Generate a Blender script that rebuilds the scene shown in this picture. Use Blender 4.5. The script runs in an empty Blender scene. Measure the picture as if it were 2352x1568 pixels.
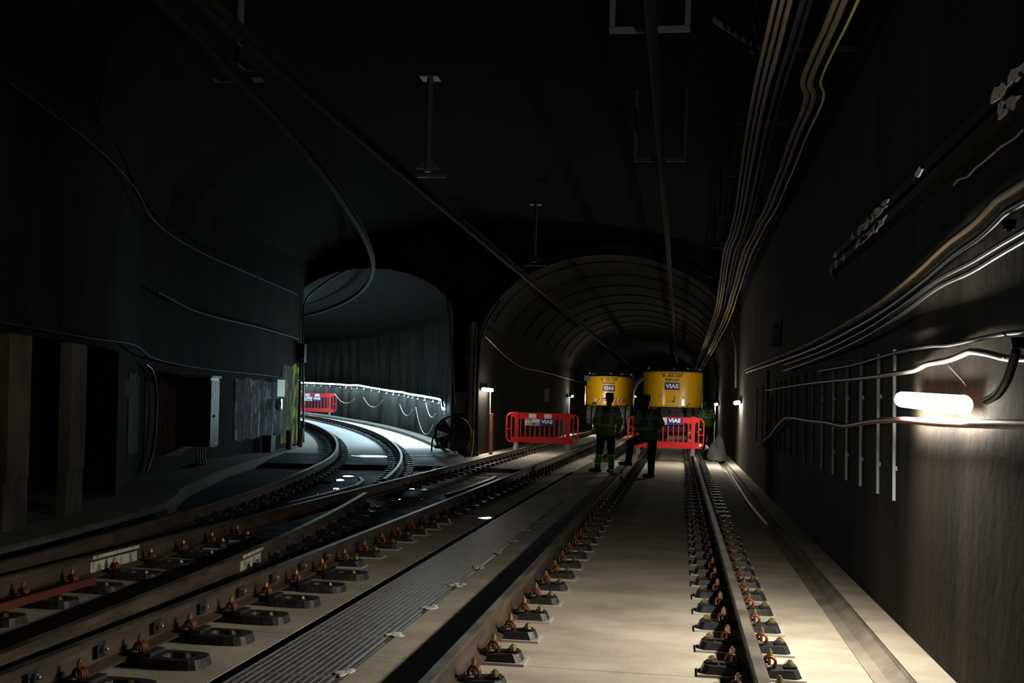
import bpy, bmesh, math, random
from mathutils import Vector, Matrix
random.seed(7)
S = bpy.context.scene
COL = S.collection
# ------------------------------------------------------------------ camera
F_PX, ROLL, HCAM = 2540.0, 0.027, 1.42
CX0 = 1176.0
PSI = math.atan(386 / math.cos(ROLL) / F_PX)
CY0 = 938 - 386 * math.tan(ROLL)
FW = Vector((-math.sin(PSI), math.cos(PSI), 0)); RT = Vector((math.cos(PSI), math.sin(PSI), 0)); UP = Vector((0, 0, 1))
cam = bpy.data.cameras.new('camera'); cam.sensor_fit = 'HORIZONTAL'; cam.sensor_width = 36
cam.lens = 36 * F_PX / 2352; cam.shift_y = (CY0 - 784) / 2352; cam.clip_end = 400; cam.clip_start = .05
camo = bpy.data.objects.new('camera', cam); COL.objects.link(camo)
cx = RT * math.cos(ROLL) + UP * math.sin(ROLL); cy = -RT * math.sin(ROLL) + UP * math.cos(ROLL); cz = -FW
m = Matrix.Identity(4)
for i in range(3):
    m[i][0], m[i][1], m[i][2] = cx[i], cy[i], cz[i]
m[2][3] = HCAM
camo.matrix_world = m
S.camera = camo
# ------------------------------------------------------------------ world, exposure
S.view_settings.view_transform = 'Standard'; S.view_settings.look = 'None'
S.view_settings.gamma = 1; S.view_settings.exposure = 0.0; S.view_settings.use_curve_mapping = False
w = bpy.data.worlds.new('World'); S.world = w; w.use_nodes = True
w.node_tree.nodes['Background'].inputs[0].default_value = (0, 0, 0, 1)
w.node_tree.nodes['Background'].inputs[1].default_value = 0.0
TUBE_L = 205.0       # radiance of the work-lamp diffusers
LED_L = 230.0        # radiance of the light rope
S.cycles.use_denoising = True
S.cycles.max_bounces = 4; S.cycles.diffuse_bounces = 3; S.cycles.glossy_bounces = 2; S.cycles.volume_bounces = 0; S.cycles.sample_clamp_indirect = 6.0
S.cycles.use_adaptive_sampling = True; S.cycles.adaptive_threshold = .03

# ------------------------------------------------------------------ pixel helpers (a pixel gives only a direction)
def ray(px, py):
    u, v = px - CX0, py - CY0
    u, v = u * math.cos(ROLL) + v * math.sin(ROLL), -u * math.sin(ROLL) + v * math.cos(ROLL)
    return FW * F_PX + RT * u + UP * (-v)
def atz(px, py, z): d = ray(px, py); t = (z - HCAM) / d.z; return Vector((d.x * t, d.y * t, z))
def atx(px, py, x): d = ray(px, py); t = x / d.x; return Vector((x, d.y * t, HCAM + d.z * t))
def aty(px, py, y): d = ray(px, py); t = y / d.y; return Vector((d.x * t, y, HCAM + d.z * t))

# ------------------------------------------------------------------ materials
MATS = {}
def mat(name, col, rough=.8, metal=0., col2=None, scale=4., stretch=(1, 1, 1), detail=6., bump=0., spec=.5, emit=None, es=0., contrast=(.35, .65), bscale=None, coat=0., rough2=None):
    if name in MATS: return MATS[name]
    M = bpy.data.materials.new(name); M.use_nodes = True
    nt = M.node_tree; b = nt.nodes['Principled BSDF']
    b.inputs['Base Color'].default_value = (*col, 1); b.inputs['Roughness'].default_value = rough
    b.inputs['Metallic'].default_value = metal
    b.inputs['Specular IOR Level'].default_value = spec
    if coat: b.inputs['Coat Weight'].default_value = coat; b.inputs['Coat Roughness'].default_value = .12
    if col2 or bump:
        tc = nt.nodes.new('ShaderNodeNewGeometry')
        mp = nt.nodes.new('ShaderNodeMapping'); mp.inputs['Scale'].default_value = stretch
        nt.links.new(tc.outputs['Position'], mp.inputs['Vector'])
        n = nt.nodes.new('ShaderNodeTexNoise'); n.inputs['Scale'].default_value = scale; n.inputs['Detail'].default_value = detail
        n.inputs['Roughness'].default_value = .62
        nt.links.new(mp.outputs[0], n.inputs['Vector'])
        if col2:
            r = nt.nodes.new('ShaderNodeValToRGB')
            r.color_ramp.elements[0].position = contrast[0]; r.color_ramp.elements[1].position = contrast[1]
            r.color_ramp.elements[0].color = (*col, 1); r.color_ramp.elements[1].color = (*col2, 1)
            nt.links.new(n.outputs['Fac'], r.inputs[0]); nt.links.new(r.outputs[0], b.inputs['Base Color'])
        if rough2 is not None:
            r2 = nt.nodes.new('ShaderNodeMapRange'); r2.inputs['From Min'].default_value = contrast[0]; r2.inputs['From Max'].default_value = contrast[1]
            r2.inputs['To Min'].default_value = rough; r2.inputs['To Max'].default_value = rough2
            nt.links.new(n.outputs['Fac'], r2.inputs[0]); nt.links.new(r2.outputs[0], b.inputs['Roughness'])
        if bump:
            n2 = n
            if bscale:
                n2 = nt.nodes.new('ShaderNodeTexNoise'); n2.inputs['Scale'].default_value = bscale; n2.inputs['Detail'].default_value = 5
                nt.links.new(tc.outputs['Position'], n2.inputs['Vector'])
            bp = nt.nodes.new('ShaderNodeBump'); bp.inputs['Strength'].default_value = bump; bp.inputs['Distance'].default_value = .03
            nt.links.new(n2.outputs['Fac'], bp.inputs['Height']); nt.links.new(bp.outputs[0], b.inputs['Normal'])
    if emit:
        b.inputs['Emission Color'].default_value = (*emit, 1); b.inputs['Emission Strength'].default_value = es
    MATS[name] = M
    return M

def graffiti_mat(name, base, paints, scale=2.2, thr=.5):
    M = bpy.data.materials.new(name); M.use_nodes = True; nt = M.node_tree; b = nt.nodes['Principled BSDF']
    b.inputs['Roughness'].default_value = .8; b.inputs['Specular IOR Level'].default_value = .06
    g = nt.nodes.new('ShaderNodeNewGeometry'); prev = None
    for i, c in enumerate(paints):
        mp = nt.nodes.new('ShaderNodeMapping'); mp.inputs['Location'].default_value = (i * 7.3, i * 3.1, i * 1.7)
        mp.inputs['Scale'].default_value = (2, 2, .55)
        nt.links.new(g.outputs['Position'], mp.inputs['Vector'])
        n = nt.nodes.new('ShaderNodeTexNoise'); n.inputs['Scale'].default_value = scale * (1 + .35 * i); n.inputs['Detail'].default_value = 3; n.inputs['Distortion'].default_value = 2.2
        nt.links.new(mp.outputs[0], n.inputs['Vector'])
        r = nt.nodes.new('ShaderNodeValToRGB'); r.color_ramp.elements[0].position = thr; r.color_ramp.elements[1].position = thr + .05
        nt.links.new(n.outputs['Fac'], r.inputs[0])
        mx = nt.nodes.new('ShaderNodeMixRGB'); nt.links.new(r.outputs[0], mx.inputs[0])
        if prev: nt.links.new(prev, mx.inputs[1])
        else: mx.inputs[1].default_value = (*base, 1)
        mx.inputs[2].default_value = (*c, 1); prev = mx.outputs[0]
    nt.links.new(prev, b.inputs['Base Color'])
    return M

SLAB = mat('concrete_slab', (.30, .262, .2), .85, col2=(.54, .485, .385), scale=1.5, stretch=(1.0, 1.5, 1), bump=.12, bscale=40, contrast=(.3, .7))
SLABW = mat('concrete_slab_tunnel', (.50, .50, .48), .9, col2=(.62, .62, .60), scale=1.2, bump=.1, bscale=30)
WETF = mat('wet_concrete', (.010, .010, .0095), .85, col2=(.03, .028, .024), scale=1.3, bump=.5, bscale=9, rough2=.6, spec=.18)
KERB = mat('old_concrete', (.07, .065, .055), .9, col2=(.14, .13, .11), scale=2.5, bump=.3, bscale=18)
GUT = mat('gutter_concrete', (.20, .175, .135), .8, col2=(.36, .32, .25), scale=3, bump=.25, bscale=20)
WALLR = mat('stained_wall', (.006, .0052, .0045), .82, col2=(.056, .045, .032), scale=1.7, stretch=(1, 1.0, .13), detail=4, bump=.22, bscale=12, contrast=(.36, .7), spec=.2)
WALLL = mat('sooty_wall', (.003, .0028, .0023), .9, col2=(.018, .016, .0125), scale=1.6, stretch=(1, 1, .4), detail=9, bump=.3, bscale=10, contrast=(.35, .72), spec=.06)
COLM = mat('sooty_column', (.045, .04, .032), .88, col2=(.11, .095, .072), scale=2.4, stretch=(1, 1, .5), detail=8, bump=.25, bscale=12, spec=.06)
CEIL = mat('dark_vault', (.002, .0019, .0016), .95, col2=(.006, .0053, .0042), scale=1.2, detail=8, bump=.2, bscale=8, spec=.06)
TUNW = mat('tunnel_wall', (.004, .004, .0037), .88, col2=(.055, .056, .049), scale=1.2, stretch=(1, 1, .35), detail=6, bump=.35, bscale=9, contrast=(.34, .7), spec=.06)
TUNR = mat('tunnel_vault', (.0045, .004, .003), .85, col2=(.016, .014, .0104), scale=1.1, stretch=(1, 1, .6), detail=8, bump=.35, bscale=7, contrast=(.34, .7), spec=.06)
RUST = mat('rail_rust', (.036, .025, .018), .7, col2=(.10, .070, .049), scale=6, stretch=(1, .4, 1.6), bump=.2, bscale=60, metal=.15)
HEAD = mat('rail_running_face', (.10, .09, .07), .42, col2=(.22, .20, .165), scale=3.0, stretch=(.2, .8, .2), detail=3, metal=.35, contrast=(.42, .58))
BLACKM = mat('black_cast_iron', (.012, .012, .013), .45, col2=(.03, .03, .032), scale=30, bump=.15, bscale=80)
PLATE = mat('grey_cast_plate', (.016, .0155, .017), .5, col2=(.045, .043, .046), scale=18, bump=.25, bscale=60)
SHIM = mat('mortar_shim', (.42, .40, .36), .8)
BRASS = mat('yellow_zinc', (.46, .37, .17), .34, metal=.85)
SPRING = mat('red_spring', (.17, .035, .017), .5, col2=(.24, .06, .03), scale=25)
ZINC = mat('galvanised_steel', (.30, .30, .31), .38, metal=.75, col2=(.42, .42, .44), scale=20)
GRATE = mat('grating_steel', (.30, .295, .295), .45, metal=.25, col2=(.42, .41, .41), scale=12)
SPLASH = mat('mortar_splash', (.6, .58, .55), .8, col2=(.75, .73, .70), scale=20, bump=.4, bscale=40)
WHITEP = mat('white_paint', (.55, .53, .47), .7, col2=(.22, .19, .15), scale=14, stretch=(1, 1, .5), contrast=(.5, .62))
WHITE = mat('white_plastic', (.75, .75, .75), .5)
OFFW = mat('offwhite_print', (.62, .62, .60), .5)
DIFF = mat('lamp_diffuser', (.9, .9, .9), .4, emit=(1, .93, .80), es=TUBE_L)
DIFFC = mat('lamp_diffuser_strong', (.9, .9, .9), .4, emit=(1, .93, .80), es=TUBE_L * 1.8)
ENDL = mat('lamp_end', (.9, .9, .9), .4, emit=(1, .93, .80), es=TUBE_L * .3)
HOUS = mat('lamp_housing', (.25, .25, .25), .4)
LED = mat('led_rope', (.9, .9, .9), .4, emit=(.62, .88, 1.0), es=LED_L)
BLKC = mat('black_cable', (.012, .012, .012), .38)
GRYC = mat('grey_cable', (.20, .19, .175), .4)
PINKC = mat('pink_hose', (.30, .16, .15), .42)
BEIGEC = mat('beige_pipe', (.13, .105, .068), .6, spec=.2)
OLDC = mat('dusty_grey_cable', (.016, .015, .0135), .6, spec=.15)
YELC = mat('yellow_cable', (.42, .34, .05), .45)
DRKC = mat('dark_pipe', (.016, .015, .013), .65, spec=.2)
ALU = mat('catenary_bar', (.006, .0048, .0036), .75, col2=(.012, .009, .0065), scale=3, spec=.08)
ROD = mat('pale_rod', (.42, .47, .52), .45)
ALUG = mat('grey_bracket', (.11, .12, .13), .5)
YEL = mat('machine_yellow', (.80, .43, .012), .28, coat=.6)
BLUE = mat('sign_blue', (.035, .025, .19), .45)
BLUE2 = mat('bright_blue', (.03, .12, .42), .45)
DBLUE = mat('dark_blue', (.03, .04, .16), .5)
LETTER = mat('letter_white', (.8, .8, .8), .5)
LETTERK = mat('letter_dark', (.05, .04, .05), .5)
LETTERG = mat('letter_grey', (.12, .12, .13), .5)
REDP = mat('barrier_red', (.50, .016, .018), .42, spec=.4)
REDM = mat('red_sticker', (.6, .06, .03), .5)
RUBBER = mat('tyre_rubber', (.035, .034, .032), .75, col2=(.09, .088, .08), scale=9, bump=.3, bscale=30)
BLACK = mat('machine_black', (.012, .012, .013), .4)
FEETG = mat('foot_grey', (.10, .11, .10), .8)
GLASS = mat('dark_glass', (.01, .012, .015), .08)
HIVIS = mat('hivis_green', (.13, .55, .035), .7, col2=(.17, .62, .05), scale=14)
SILV = mat('reflective_band', (.82, .86, .92), .4)
NAVY = mat('navy_trousers', (.008, .010, .017), .85)
BOOT = mat('boot_black', (.010, .009, .008), .6)
SKIN = mat('skin', (.30, .17, .12), .6)
HAIR = mat('hair', (.012, .009, .007), .7)
HATB = mat('dark_cap', (.012, .012, .013), .6)
HATG = mat('blue_grey_helmet', (.085, .11, .16), .35)
REDPIPE = mat('red_brown_pipe', (.13, .03, .02), .6, col2=(.19, .06, .04), scale=9)
FANM = mat('fan_purple_grey', (.05, .04, .055), .5)
TARP = mat('grey_tarp', (.16, .155, .15), .6, bump=.5, bscale=6)
WATER = mat('water', (.006, .007, .008), .03, bump=.10, bscale=3.2, spec=.5)
WATER2 = mat('rippled_water', (.006, .007, .008), .12, bump=.6, bscale=9, spec=.5)
FOIL = mat('silver_foil', (.8, .8, .85), .18, metal=.9, bump=1.0, bscale=20)
CAB = mat('cabinet_grey', (.085, .10, .10), .5, col2=(.15, .17, .17), scale=6)
REDL = mat('red_bar', (.12, .02, .015), .6)

# ------------------------------------------------------------------ builders
class MB:
    def __init__(s): s.v = []; s.f = []; s.m = []; s.sm = []
    def add(s, vs, fs, mi=0, smooth=False):
        o = len(s.v); s.v += [tuple(v) for v in vs]
        for f in fs: s.f.append(tuple(i + o for i in f)); s.m.append(mi); s.sm.append(smooth)
        return s
    def box(s, c, sz, mi=0, rot=None):
        c = Vector(c); vs = []
        for z in (-.5, .5):
            for y in (-.5, .5):
                for x in (-.5, .5):
                    p = Vector((x * sz[0], y * sz[1], z * sz[2]))
                    if rot is not None: p = rot @ p
                    vs.append(c + p)
        return s.add(vs, [(0, 2, 3, 1), (4, 5, 7, 6), (0, 1, 5, 4), (2, 6, 7, 3), (0, 4, 6, 2), (1, 3, 7, 5)], mi)
    def cyl(s, p0, p1, r0, n=10, mi=0, r1=None, cap=True, smooth=True):
        p0, p1 = Vector(p0), Vector(p1); r1 = r0 if r1 is None else r1
        d = (p1 - p0).normalized(); a = d.orthogonal().normalized(); b = d.cross(a); vs = []
        for p, r in ((p0, r0), (p1, r1)):
            for i in range(n):
                t = 2 * math.pi * i / n; vs.append(p + a * math.cos(t) * r + b * math.sin(t) * r)
        s.add(vs, [(i, (i + 1) % n, n + (i + 1) % n, n + i) for i in range(n)], mi, smooth)
        if cap: s.add(vs, [tuple(range(n - 1, -1, -1)), tuple(range(n, 2 * n))], mi)
        return s
    def tube(s, pts, r, n=8, mi=0, cap=True):
        pts = [Vector(p) for p in pts]; vs = []; ref = None
        for i, p in enumerate(pts):
            d = (pts[min(i + 1, len(pts) - 1)] - pts[max(i - 1, 0)]).normalized()
            if ref is None: ref = d.orthogonal().normalized()
            a = (ref - d * ref.dot(d)).normalized(); ref = a; b = d.cross(a)
            rr = r[i] if isinstance(r, (list, tuple)) else r
            for k in range(n):
                t = 2 * math.pi * k / n; vs.append(p + a * math.cos(t) * rr + b * math.sin(t) * rr)
        fs = [(i * n + k, i * n + (k + 1) % n, (i + 1) * n + (k + 1) % n, (i + 1) * n + k) for i in range(len(pts) - 1) for k in range(n)]
        s.add(vs, fs, mi, True)
        if cap: s.add(vs, [tuple(range(n - 1, -1, -1)), tuple(range((len(pts) - 1) * n, len(pts) * n))], mi)
        return s
    def lathe(s, prof, c=(0, 0, 0), axis='z', n=16, mi=0):
        c = Vector(c); vs = []
        for r, h in prof:
            for k in range(n):
                t = 2 * math.pi * k / n; x, y = r * math.cos(t), r * math.sin(t)
                p = {'z': (x, y, h), 'x': (h, x, y), 'y': (x, h, y)}[axis]
                vs.append(c + Vector(p))
        L = len(prof)
        return s.add(vs, [(i * n + k, i * n + (k + 1) % n, (i + 1) * n + (k + 1) % n, (i + 1) * n + k) for i in range(L - 1) for k in range(n)], mi, True)
    def torus(s, c, R, r, nrm=(0, 1, 0), n=12, m_=6, mi=0):
        c = Vector(c); d = Vector(nrm).normalized(); a = d.orthogonal().normalized(); b = d.cross(a)
        vs = []
        for i in range(n):
            t = 2 * math.pi * i / n; e = a * math.cos(t) + b * math.sin(t)
            for k in range(m_):
                q = 2 * math.pi * k / m_; vs.append(c + e * (R + r * math.cos(q)) + d * r * math.sin(q))
        return s.add(vs, [(i * m_ + k, ((i + 1) % n) * m_ + k, ((i + 1) % n) * m_ + (k + 1) % m_, i * m_ + (k + 1) % m_) for i in range(n) for k in range(m_)], mi, True)
    def sphere(s, c, r, n=10, mi=0):
        c = Vector(c); r = r if isinstance(r, (tuple, list)) else (r, r, r); vs = []
        for i in range(n + 1):
            th = math.pi * i / n
            for k in range(n):
                ph = 2 * math.pi * k / n
                vs.append(c + Vector((math.sin(th) * math.cos(ph) * r[0], math.sin(th) * math.sin(ph) * r[1], math.cos(th) * r[2])))
        return s.add(vs, [(i * n + k, (i + 1) * n + k, (i + 1) * n + (k + 1) % n, i * n + (k + 1) % n) for i in range(n) for k in range(n)], mi, True)
    def sweep(s, prof, path, mi=0, closed=True, mis=None, heads=None):
        """prof: list of (side, up); path: list of points; sweeps with a vertical up axis."""
        n = len(prof); vs = []
        for i, p in enumerate(path):
            p = Vector(p)
            d = (Vector(path[min(i + 1, len(path) - 1)]) - Vector(path[max(i - 1, 0)])); d.z = 0; d.normalize()
            sd = Vector((d.y, -d.x, 0))
            for a, b in prof: vs.append(p + sd * a + Vector((0, 0, b)))
        o = len(s.v); s.v += [tuple(v) for v in vs]
        rng = n if closed else n - 1
        for i in range(len(path) - 1):
            for k in range(rng):
                s.f.append((o + i * n + k, o + i * n + (k + 1) % n, o + (i + 1) * n + (k + 1) % n, o + (i + 1) * n + k)); s.m.append(mis[k] if mis else mi); s.sm.append(False)
        if closed:
            s.f.append(tuple(o + k for k in range(n - 1, -1, -1))); s.m.append(mi); s.sm.append(False)
            s.f.append(tuple(o + (len(path) - 1) * n + k for k in range(n))); s.m.append(mi); s.sm.append(False)
        return s
    def mesh(s, name, mats):
        me = bpy.data.meshes.new(name); me.from_pydata(s.v, [], s.f)
        for x in (mats if isinstance(mats, (list, tuple)) else [mats]): me.materials.append(x)
        me.polygons.foreach_set('material_index', s.m); me.polygons.foreach_set('use_smooth', s.sm); me.update()
        bm = bmesh.new(); bm.from_mesh(me); bmesh.ops.recalc_face_normals(bm, faces=bm.faces[:]); bm.to_mesh(me); bm.free()
        return me
    def build(s, name, mats, parent=None, loc=None, rotz=None):
        return link(name, s.mesh(name, mats), parent, loc, rotz)

def link(name, me, parent=None, loc=None, rotz=None):
    o = bpy.data.objects.new(name, me); COL.objects.link(o)
    if parent is not None: o.parent = parent
    if loc is not None: o.location = loc
    if rotz is not None: o.rotation_euler = (0, 0, rotz)
    return o
def tag(o, label, cat, group=None):
    o['label'] = label; o['category'] = cat
    if group: o['group'] = group
    return o
def struct(o, label=None):
    o['kind'] = 'structure'
    if label: o['label'] = label
    return o
def thing(name, label, cat, loc=(0, 0, 0), rotz=0, group=None):
    o = bpy.data.objects.new(name, None); COL.objects.link(o); o.location = loc; o.rotation_euler = (0, 0, rotz)
    return tag(o, label, cat, group)
def text(name, body, size, mt, parent, loc, rot=(math.pi / 2, 0, 0), sx=1., bold=0., extrude=.003, shear=0., bend=None):
    cu = bpy.data.curves.new(name, 'FONT'); cu.body = body; cu.size = size; cu.align_x = 'CENTER'; cu.align_y = 'CENTER'
    cu.extrude = extrude; cu.offset = bold; cu.shear = shear; cu.resolution_u = 3
    tmp = bpy.data.objects.new('tmp', cu); COL.objects.link(tmp)
    dg = bpy.context.evaluated_depsgraph_get(); me = bpy.data.meshes.new_from_object(tmp.evaluated_get(dg))
    bpy.data.objects.remove(tmp); bpy.data.curves.remove(cu)
    me.name = name; me.materials.clear(); me.materials.append(mt)
    for v in me.vertices:
        v.co.x *= sx
        if bend: v.co.z -= bend(v.co.x + loc[0])
    o = link(name, me, parent, loc); o.rotation_euler = rot
    return o
def smooth_path(pts, n=6):
    pts = [Vector(p) for p in pts]; out = []
    for i in range(len(pts) - 1):
        p0, p1, p2, p3 = pts[max(i - 1, 0)], pts[i], pts[i + 1], pts[min(i + 2, len(pts) - 1)]
        for k in range(n):
            t = k / n
            out.append(.5 * ((2 * p1) + (p2 - p0) * t + (2 * p0 - 5 * p1 + 4 * p2 - p3) * t * t + (3 * p1 - p0 - 3 * p2 + p3) * t ** 3))
    out.append(pts[-1]); return out

# ------------------------------------------------------------------ track geometry
XA, XC, XL, XR = -2.89, -4.39, -1.08, .41
RC, YC = 90., .2                      # branch curve
ZR = .188
def zg(y):                            # the branch climbs inside its tunnel
    t = max(0., y - 22.3); return .02 * (t - 1) if t > 2 else .02 * t * t / 4
def arc(off, y):
    r = RC + off; return Vector((XA - RC + math.sqrt(r * r - (y - YC) ** 2), y, zg(y)))
def arc_phi(off, phi):
    r = RC + off; y = YC + r * math.sin(phi); return Vector((XA - RC + r * math.cos(phi), y, zg(y)))
def branch(off, y):                   # running rail of the branch, with the opened switch blade near the camera
    p = arc(off, max(y, 3.0)); p.y = y
    sw = .12 * max(0., min(1., (25 - y) / 8)); p.x -= sw; return p
YP = 29.5                             # portal plane

# ------------------------------------------------------------------ floor
floor = MB().add([(-14, -3, -.08), (1.6, -3, -.08), (1.6, 152, -.08), (-14, 152, -.08)], [(0, 1, 2, 3)]).build('floor', WETF)
struct(floor, 'dark wet concrete floor of the tunnel')
def slab(x0, x1, y0, y1, z=0., mt=SLAB, name='slab'):
    g = .006
    return MB().box(((x0 + x1) / 2, (y0 + y1) / 2, z - .07), (x1 - x0, y1 - y0 - g, .14)).build(name, mt, floor)
ys = [-2.5, 5.95, 12, 18, 24, 30, 36, 42, 48, 60, 80, 110, 150]
for a, b in zip(ys[:-1], ys[1:]):
    slab(-1.66, 1.05, a, b)                         # bay under the plain track
    slab(1.27, 1.49, a, b, .015)                    # narrow kerb at the wall foot
for a, b in zip([-2.5, 6.4, 12.4], [6.4, 12.4, 13.6]): slab(-2.86 - .5, -2.28, a, b)
slab(-3.36, -2.28, 13.6, 24)
for a, b in zip([-2.5, 6.4], [6.4, 10.6]): slab(-5.2, -3.366, a, b)
for a, b in zip(ys[4:-1], ys[5:]): slab(-5.44, -2.28, a, b)
# gutter
g = MB()
prof = [(1.05, 0), (1.07, -.04), (1.10, -.07), (1.19, -.068), (1.262, -.015), (1.27, .012)]
ny = 40
vs = []
for i in range(ny + 1):
    y = -2.5 + (60 * (i / ny) ** 1.5)
    for x, z in prof: vs.append((x + random.uniform(-.006, .006), y, z))
g.add(vs, [(i * 6 + k, i * 6 + k + 1, (i + 1) * 6 + k + 1, (i + 1) * 6 + k) for i in range(ny) for k in range(5)])
g.build('gutter_channel', GUT, floor)
# branch slab, starting just before the tunnel mouth
ph1 = math.asin((66 - YC) / RC)
def curve_slab(ya, yb, mt, N):
    pa, pb = math.asin((ya - YC) / RC), math.asin((yb - YC) / RC); sl = MB(); vs = []
    for i in range(N + 1):
        ph = pa + (pb - pa) * i / N
        for o, dz in ((-2.95, -.14), (-2.95, .0), (1.62, .0), (1.62, -.14)):
            p = arc_phi(o, ph); vs.append((p.x, p.y, p.z + dz))
    sl.add(vs, [(i * 4 + k, i * 4 + (k + 1) % 4, (i + 1) * 4 + (k + 1) % 4, (i + 1) * 4 + k) for i in range(N) for k in range(4)] + [(0, 1, 2, 3), (4 * N, 4 * N + 3, 4 * N + 2, 4 * N + 1)])
    sl.build('slab', mt, floor)
curve_slab(23.6, 27.1, WETF, 4)
for ya, yb in ((27.12, 35.0), (35.01, 43.0), (43.01, 51.0), (51.01, 65.8)): curve_slab(ya, yb, SLABW, 8)
N = 30
# low ledge at the foot of the branch wall
lg = MB(); vs = []
for i in range(N + 1):
    ph = math.asin((29.6 - YC) / RC) + (ph1 - math.asin((29.6 - YC) / RC)) * i / N
    for o, dz in ((1.22, -.05), (1.22, .09), (1.26, .11), (1.62, .11), (1.62, -.05)):
        p = arc_phi(o, ph); vs.append((p.x, p.y, p.z + dz))
lg.add(vs, [(i * 5 + k, i * 5 + (k + 1) % 5, (i + 1) * 5 + (k + 1) % 5, (i + 1) * 5 + k) for i in range(N) for k in range(5)])
lg.build('wall_ledge', KERB, floor)
# floor in front of the pier
MB().add([(-5.44, 24.0, -.005), (-5.44, 30, -.005), (-6.6, 30, -.005), (-6.0, 27, -.005), (-4.95, 22.5, -.005), (-4.75, 21.5, -.005)], [(0, 1, 2, 3, 4, 5)]).build('slab', KERB, floor)
# kerb and walkway along the sooty wall
KP = smooth_path([(-5.2, 2, 0), (-5.5, 7, 0), (-5.66, 9.45, 0), (-5.84, 10.8, 0), (-6.15, 12.7, 0), (-7.03, 15.1, 0), (-7.6, 17.1, 0), (-8.37, 20.1, 0), (-9.5, 25.5, 0), (-10.2, 29.3, 0)], 4)
WP = smooth_path([(-5.6, 2, 0), (-5.95, 7, 0), (-6.16, 9.45, 0), (-6.32, 10.8, 0), (-6.9, 12.7, 0), (-8.1, 15.4, 0), (-8.72, 17.2, 0), (-9.38, 20.3, 0), (-10.0, 25.4, 0), (-10.42, 29.5, 0)], 4)
k = MB(); vs = []
for a, b in zip(KP, WP):
    bb = Vector(b) + Vector((-1.3, .3, 0))
    vs += [(a.x, a.y, -.08), (a.x, a.y, .08), (a.x - .03, a.y, .1), (bb.x, bb.y, .11)]
n = len(KP)
k.add(vs, [(i * 4 + j, i * 4 + j + 1, (i + 1) * 4 + j + 1, (i + 1) * 4 + j) for i in range(n - 1) for j in range(3)])
k.build('walkway_kerb', KERB, floor)
def atg(px, py):                      # on the climbing branch slab
    z = .05
    for _ in range(12): z = zg(atz(px, py, z).y)
    return atz(px, py, z + .004)
# standing water in the unfinished turnout bay
for pts in ([(806, 1046), (830, 1045), (868, 1045), (905, 1048.5), (880, 1050.5), (830, 1049.5)],
            [(784, 1040.5), (797, 1041), (792, 1043.5), (781, 1043)]):
    vs = [atg(px, py) for px, py in pts]
    o = MB().add(vs, [tuple(range(len(vs)))]).build('puddle', WATER2); tag(o, 'shallow water lying across the edge of the curved track slab', 'puddle', 'puddles at the curved track slab edge')
for lab, spots in (('thin streak of water in the dark turnout bay between the curved rails', [(748, 1107, 16), (779, 1102, 11), (812, 1118, 12), (729, 1134, 7), (800, 1093, 12), (772, 1122, 9)]),
                   ('thin streak of water inside the crossing of the turnout', [(925, 1146, 9), (964, 1146, 10), (949, 1158, 8), (942, 1122, 10), (975, 1124, 8)])):
    for px, py, hw_ in spots:
        vs = [atz(px + hw_ * math.cos(a) * (1 + .2 * math.sin(3 * a)), py + 2.2 * math.sin(a), -.07) for a in [2 * math.pi * q / 10 for q in range(10)]]
        o = MB().add(vs, [tuple(range(10))]).build('puddle', WATER); tag(o, lab, 'puddle', 'water streaks of the turnout' if 'bay' in lab else 'water streaks of the crossing')
vs = [atz(px, py, .004) for px, py in [(1097, 1189), (1120, 1187), (1141, 1187.5), (1138, 1190), (1112, 1191)]]
o = MB().add(vs, [tuple(range(len(vs)))]).build('puddle', WATER); tag(o, 'thin shining puddle beside the steel grating', 'puddle')

# ------------------------------------------------------------------ walls, vaults
def ruled(name, rows, mt, close=False):
    b = MB(); n = len(rows[0]); b.v = [tuple(p) for r in rows for p in r]
    for i in range(len(rows) - 1):
        for j in range(n - 1):
            b.f.append((i * n + j, i * n + j + 1, (i + 1) * n + j + 1, (i + 1) * n + j)); b.m.append(0); b.sm.append(False)
    return b.build(name, mt)
yy = [-4 + i * (YP + 4) / 24 for i in range(25)]
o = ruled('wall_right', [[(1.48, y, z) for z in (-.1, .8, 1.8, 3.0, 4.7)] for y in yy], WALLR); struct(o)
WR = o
# branch tunnel, swept with a start cut flush to the portal
lc, hw = -.665, 2.215
profL = [(hw, -.1), (hw, 1.2), (hw, 2.4), (hw, 3.6)] + [(hw * math.cos(math.pi * i / 14), 3.6 + 1.33 * math.sin(math.pi * i / 14)) for i in range(1, 14)] + [(-hw, 3.6), (-hw, 2.4), (-hw, 1.2), (-hw, -.1)]
rows = []
for i in range(33):
    row = []
    for a, z in profL:
        off = lc + a; pa = math.asin((YP - YC) / (RC + off)); ph = pa + (ph1 - pa) * i / 32
        p = arc_phi(off, ph); row.append((p.x, p.y, p.z + z - (zg(YP) if False else 0)))
    rows.append(row)
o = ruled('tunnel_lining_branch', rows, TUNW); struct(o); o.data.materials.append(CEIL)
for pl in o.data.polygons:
    if pl.center.z - zg(pl.center.y) > 3.6: pl.material_index = 1  # faces above the springing take the darker vault colour
LTUN = o
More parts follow.
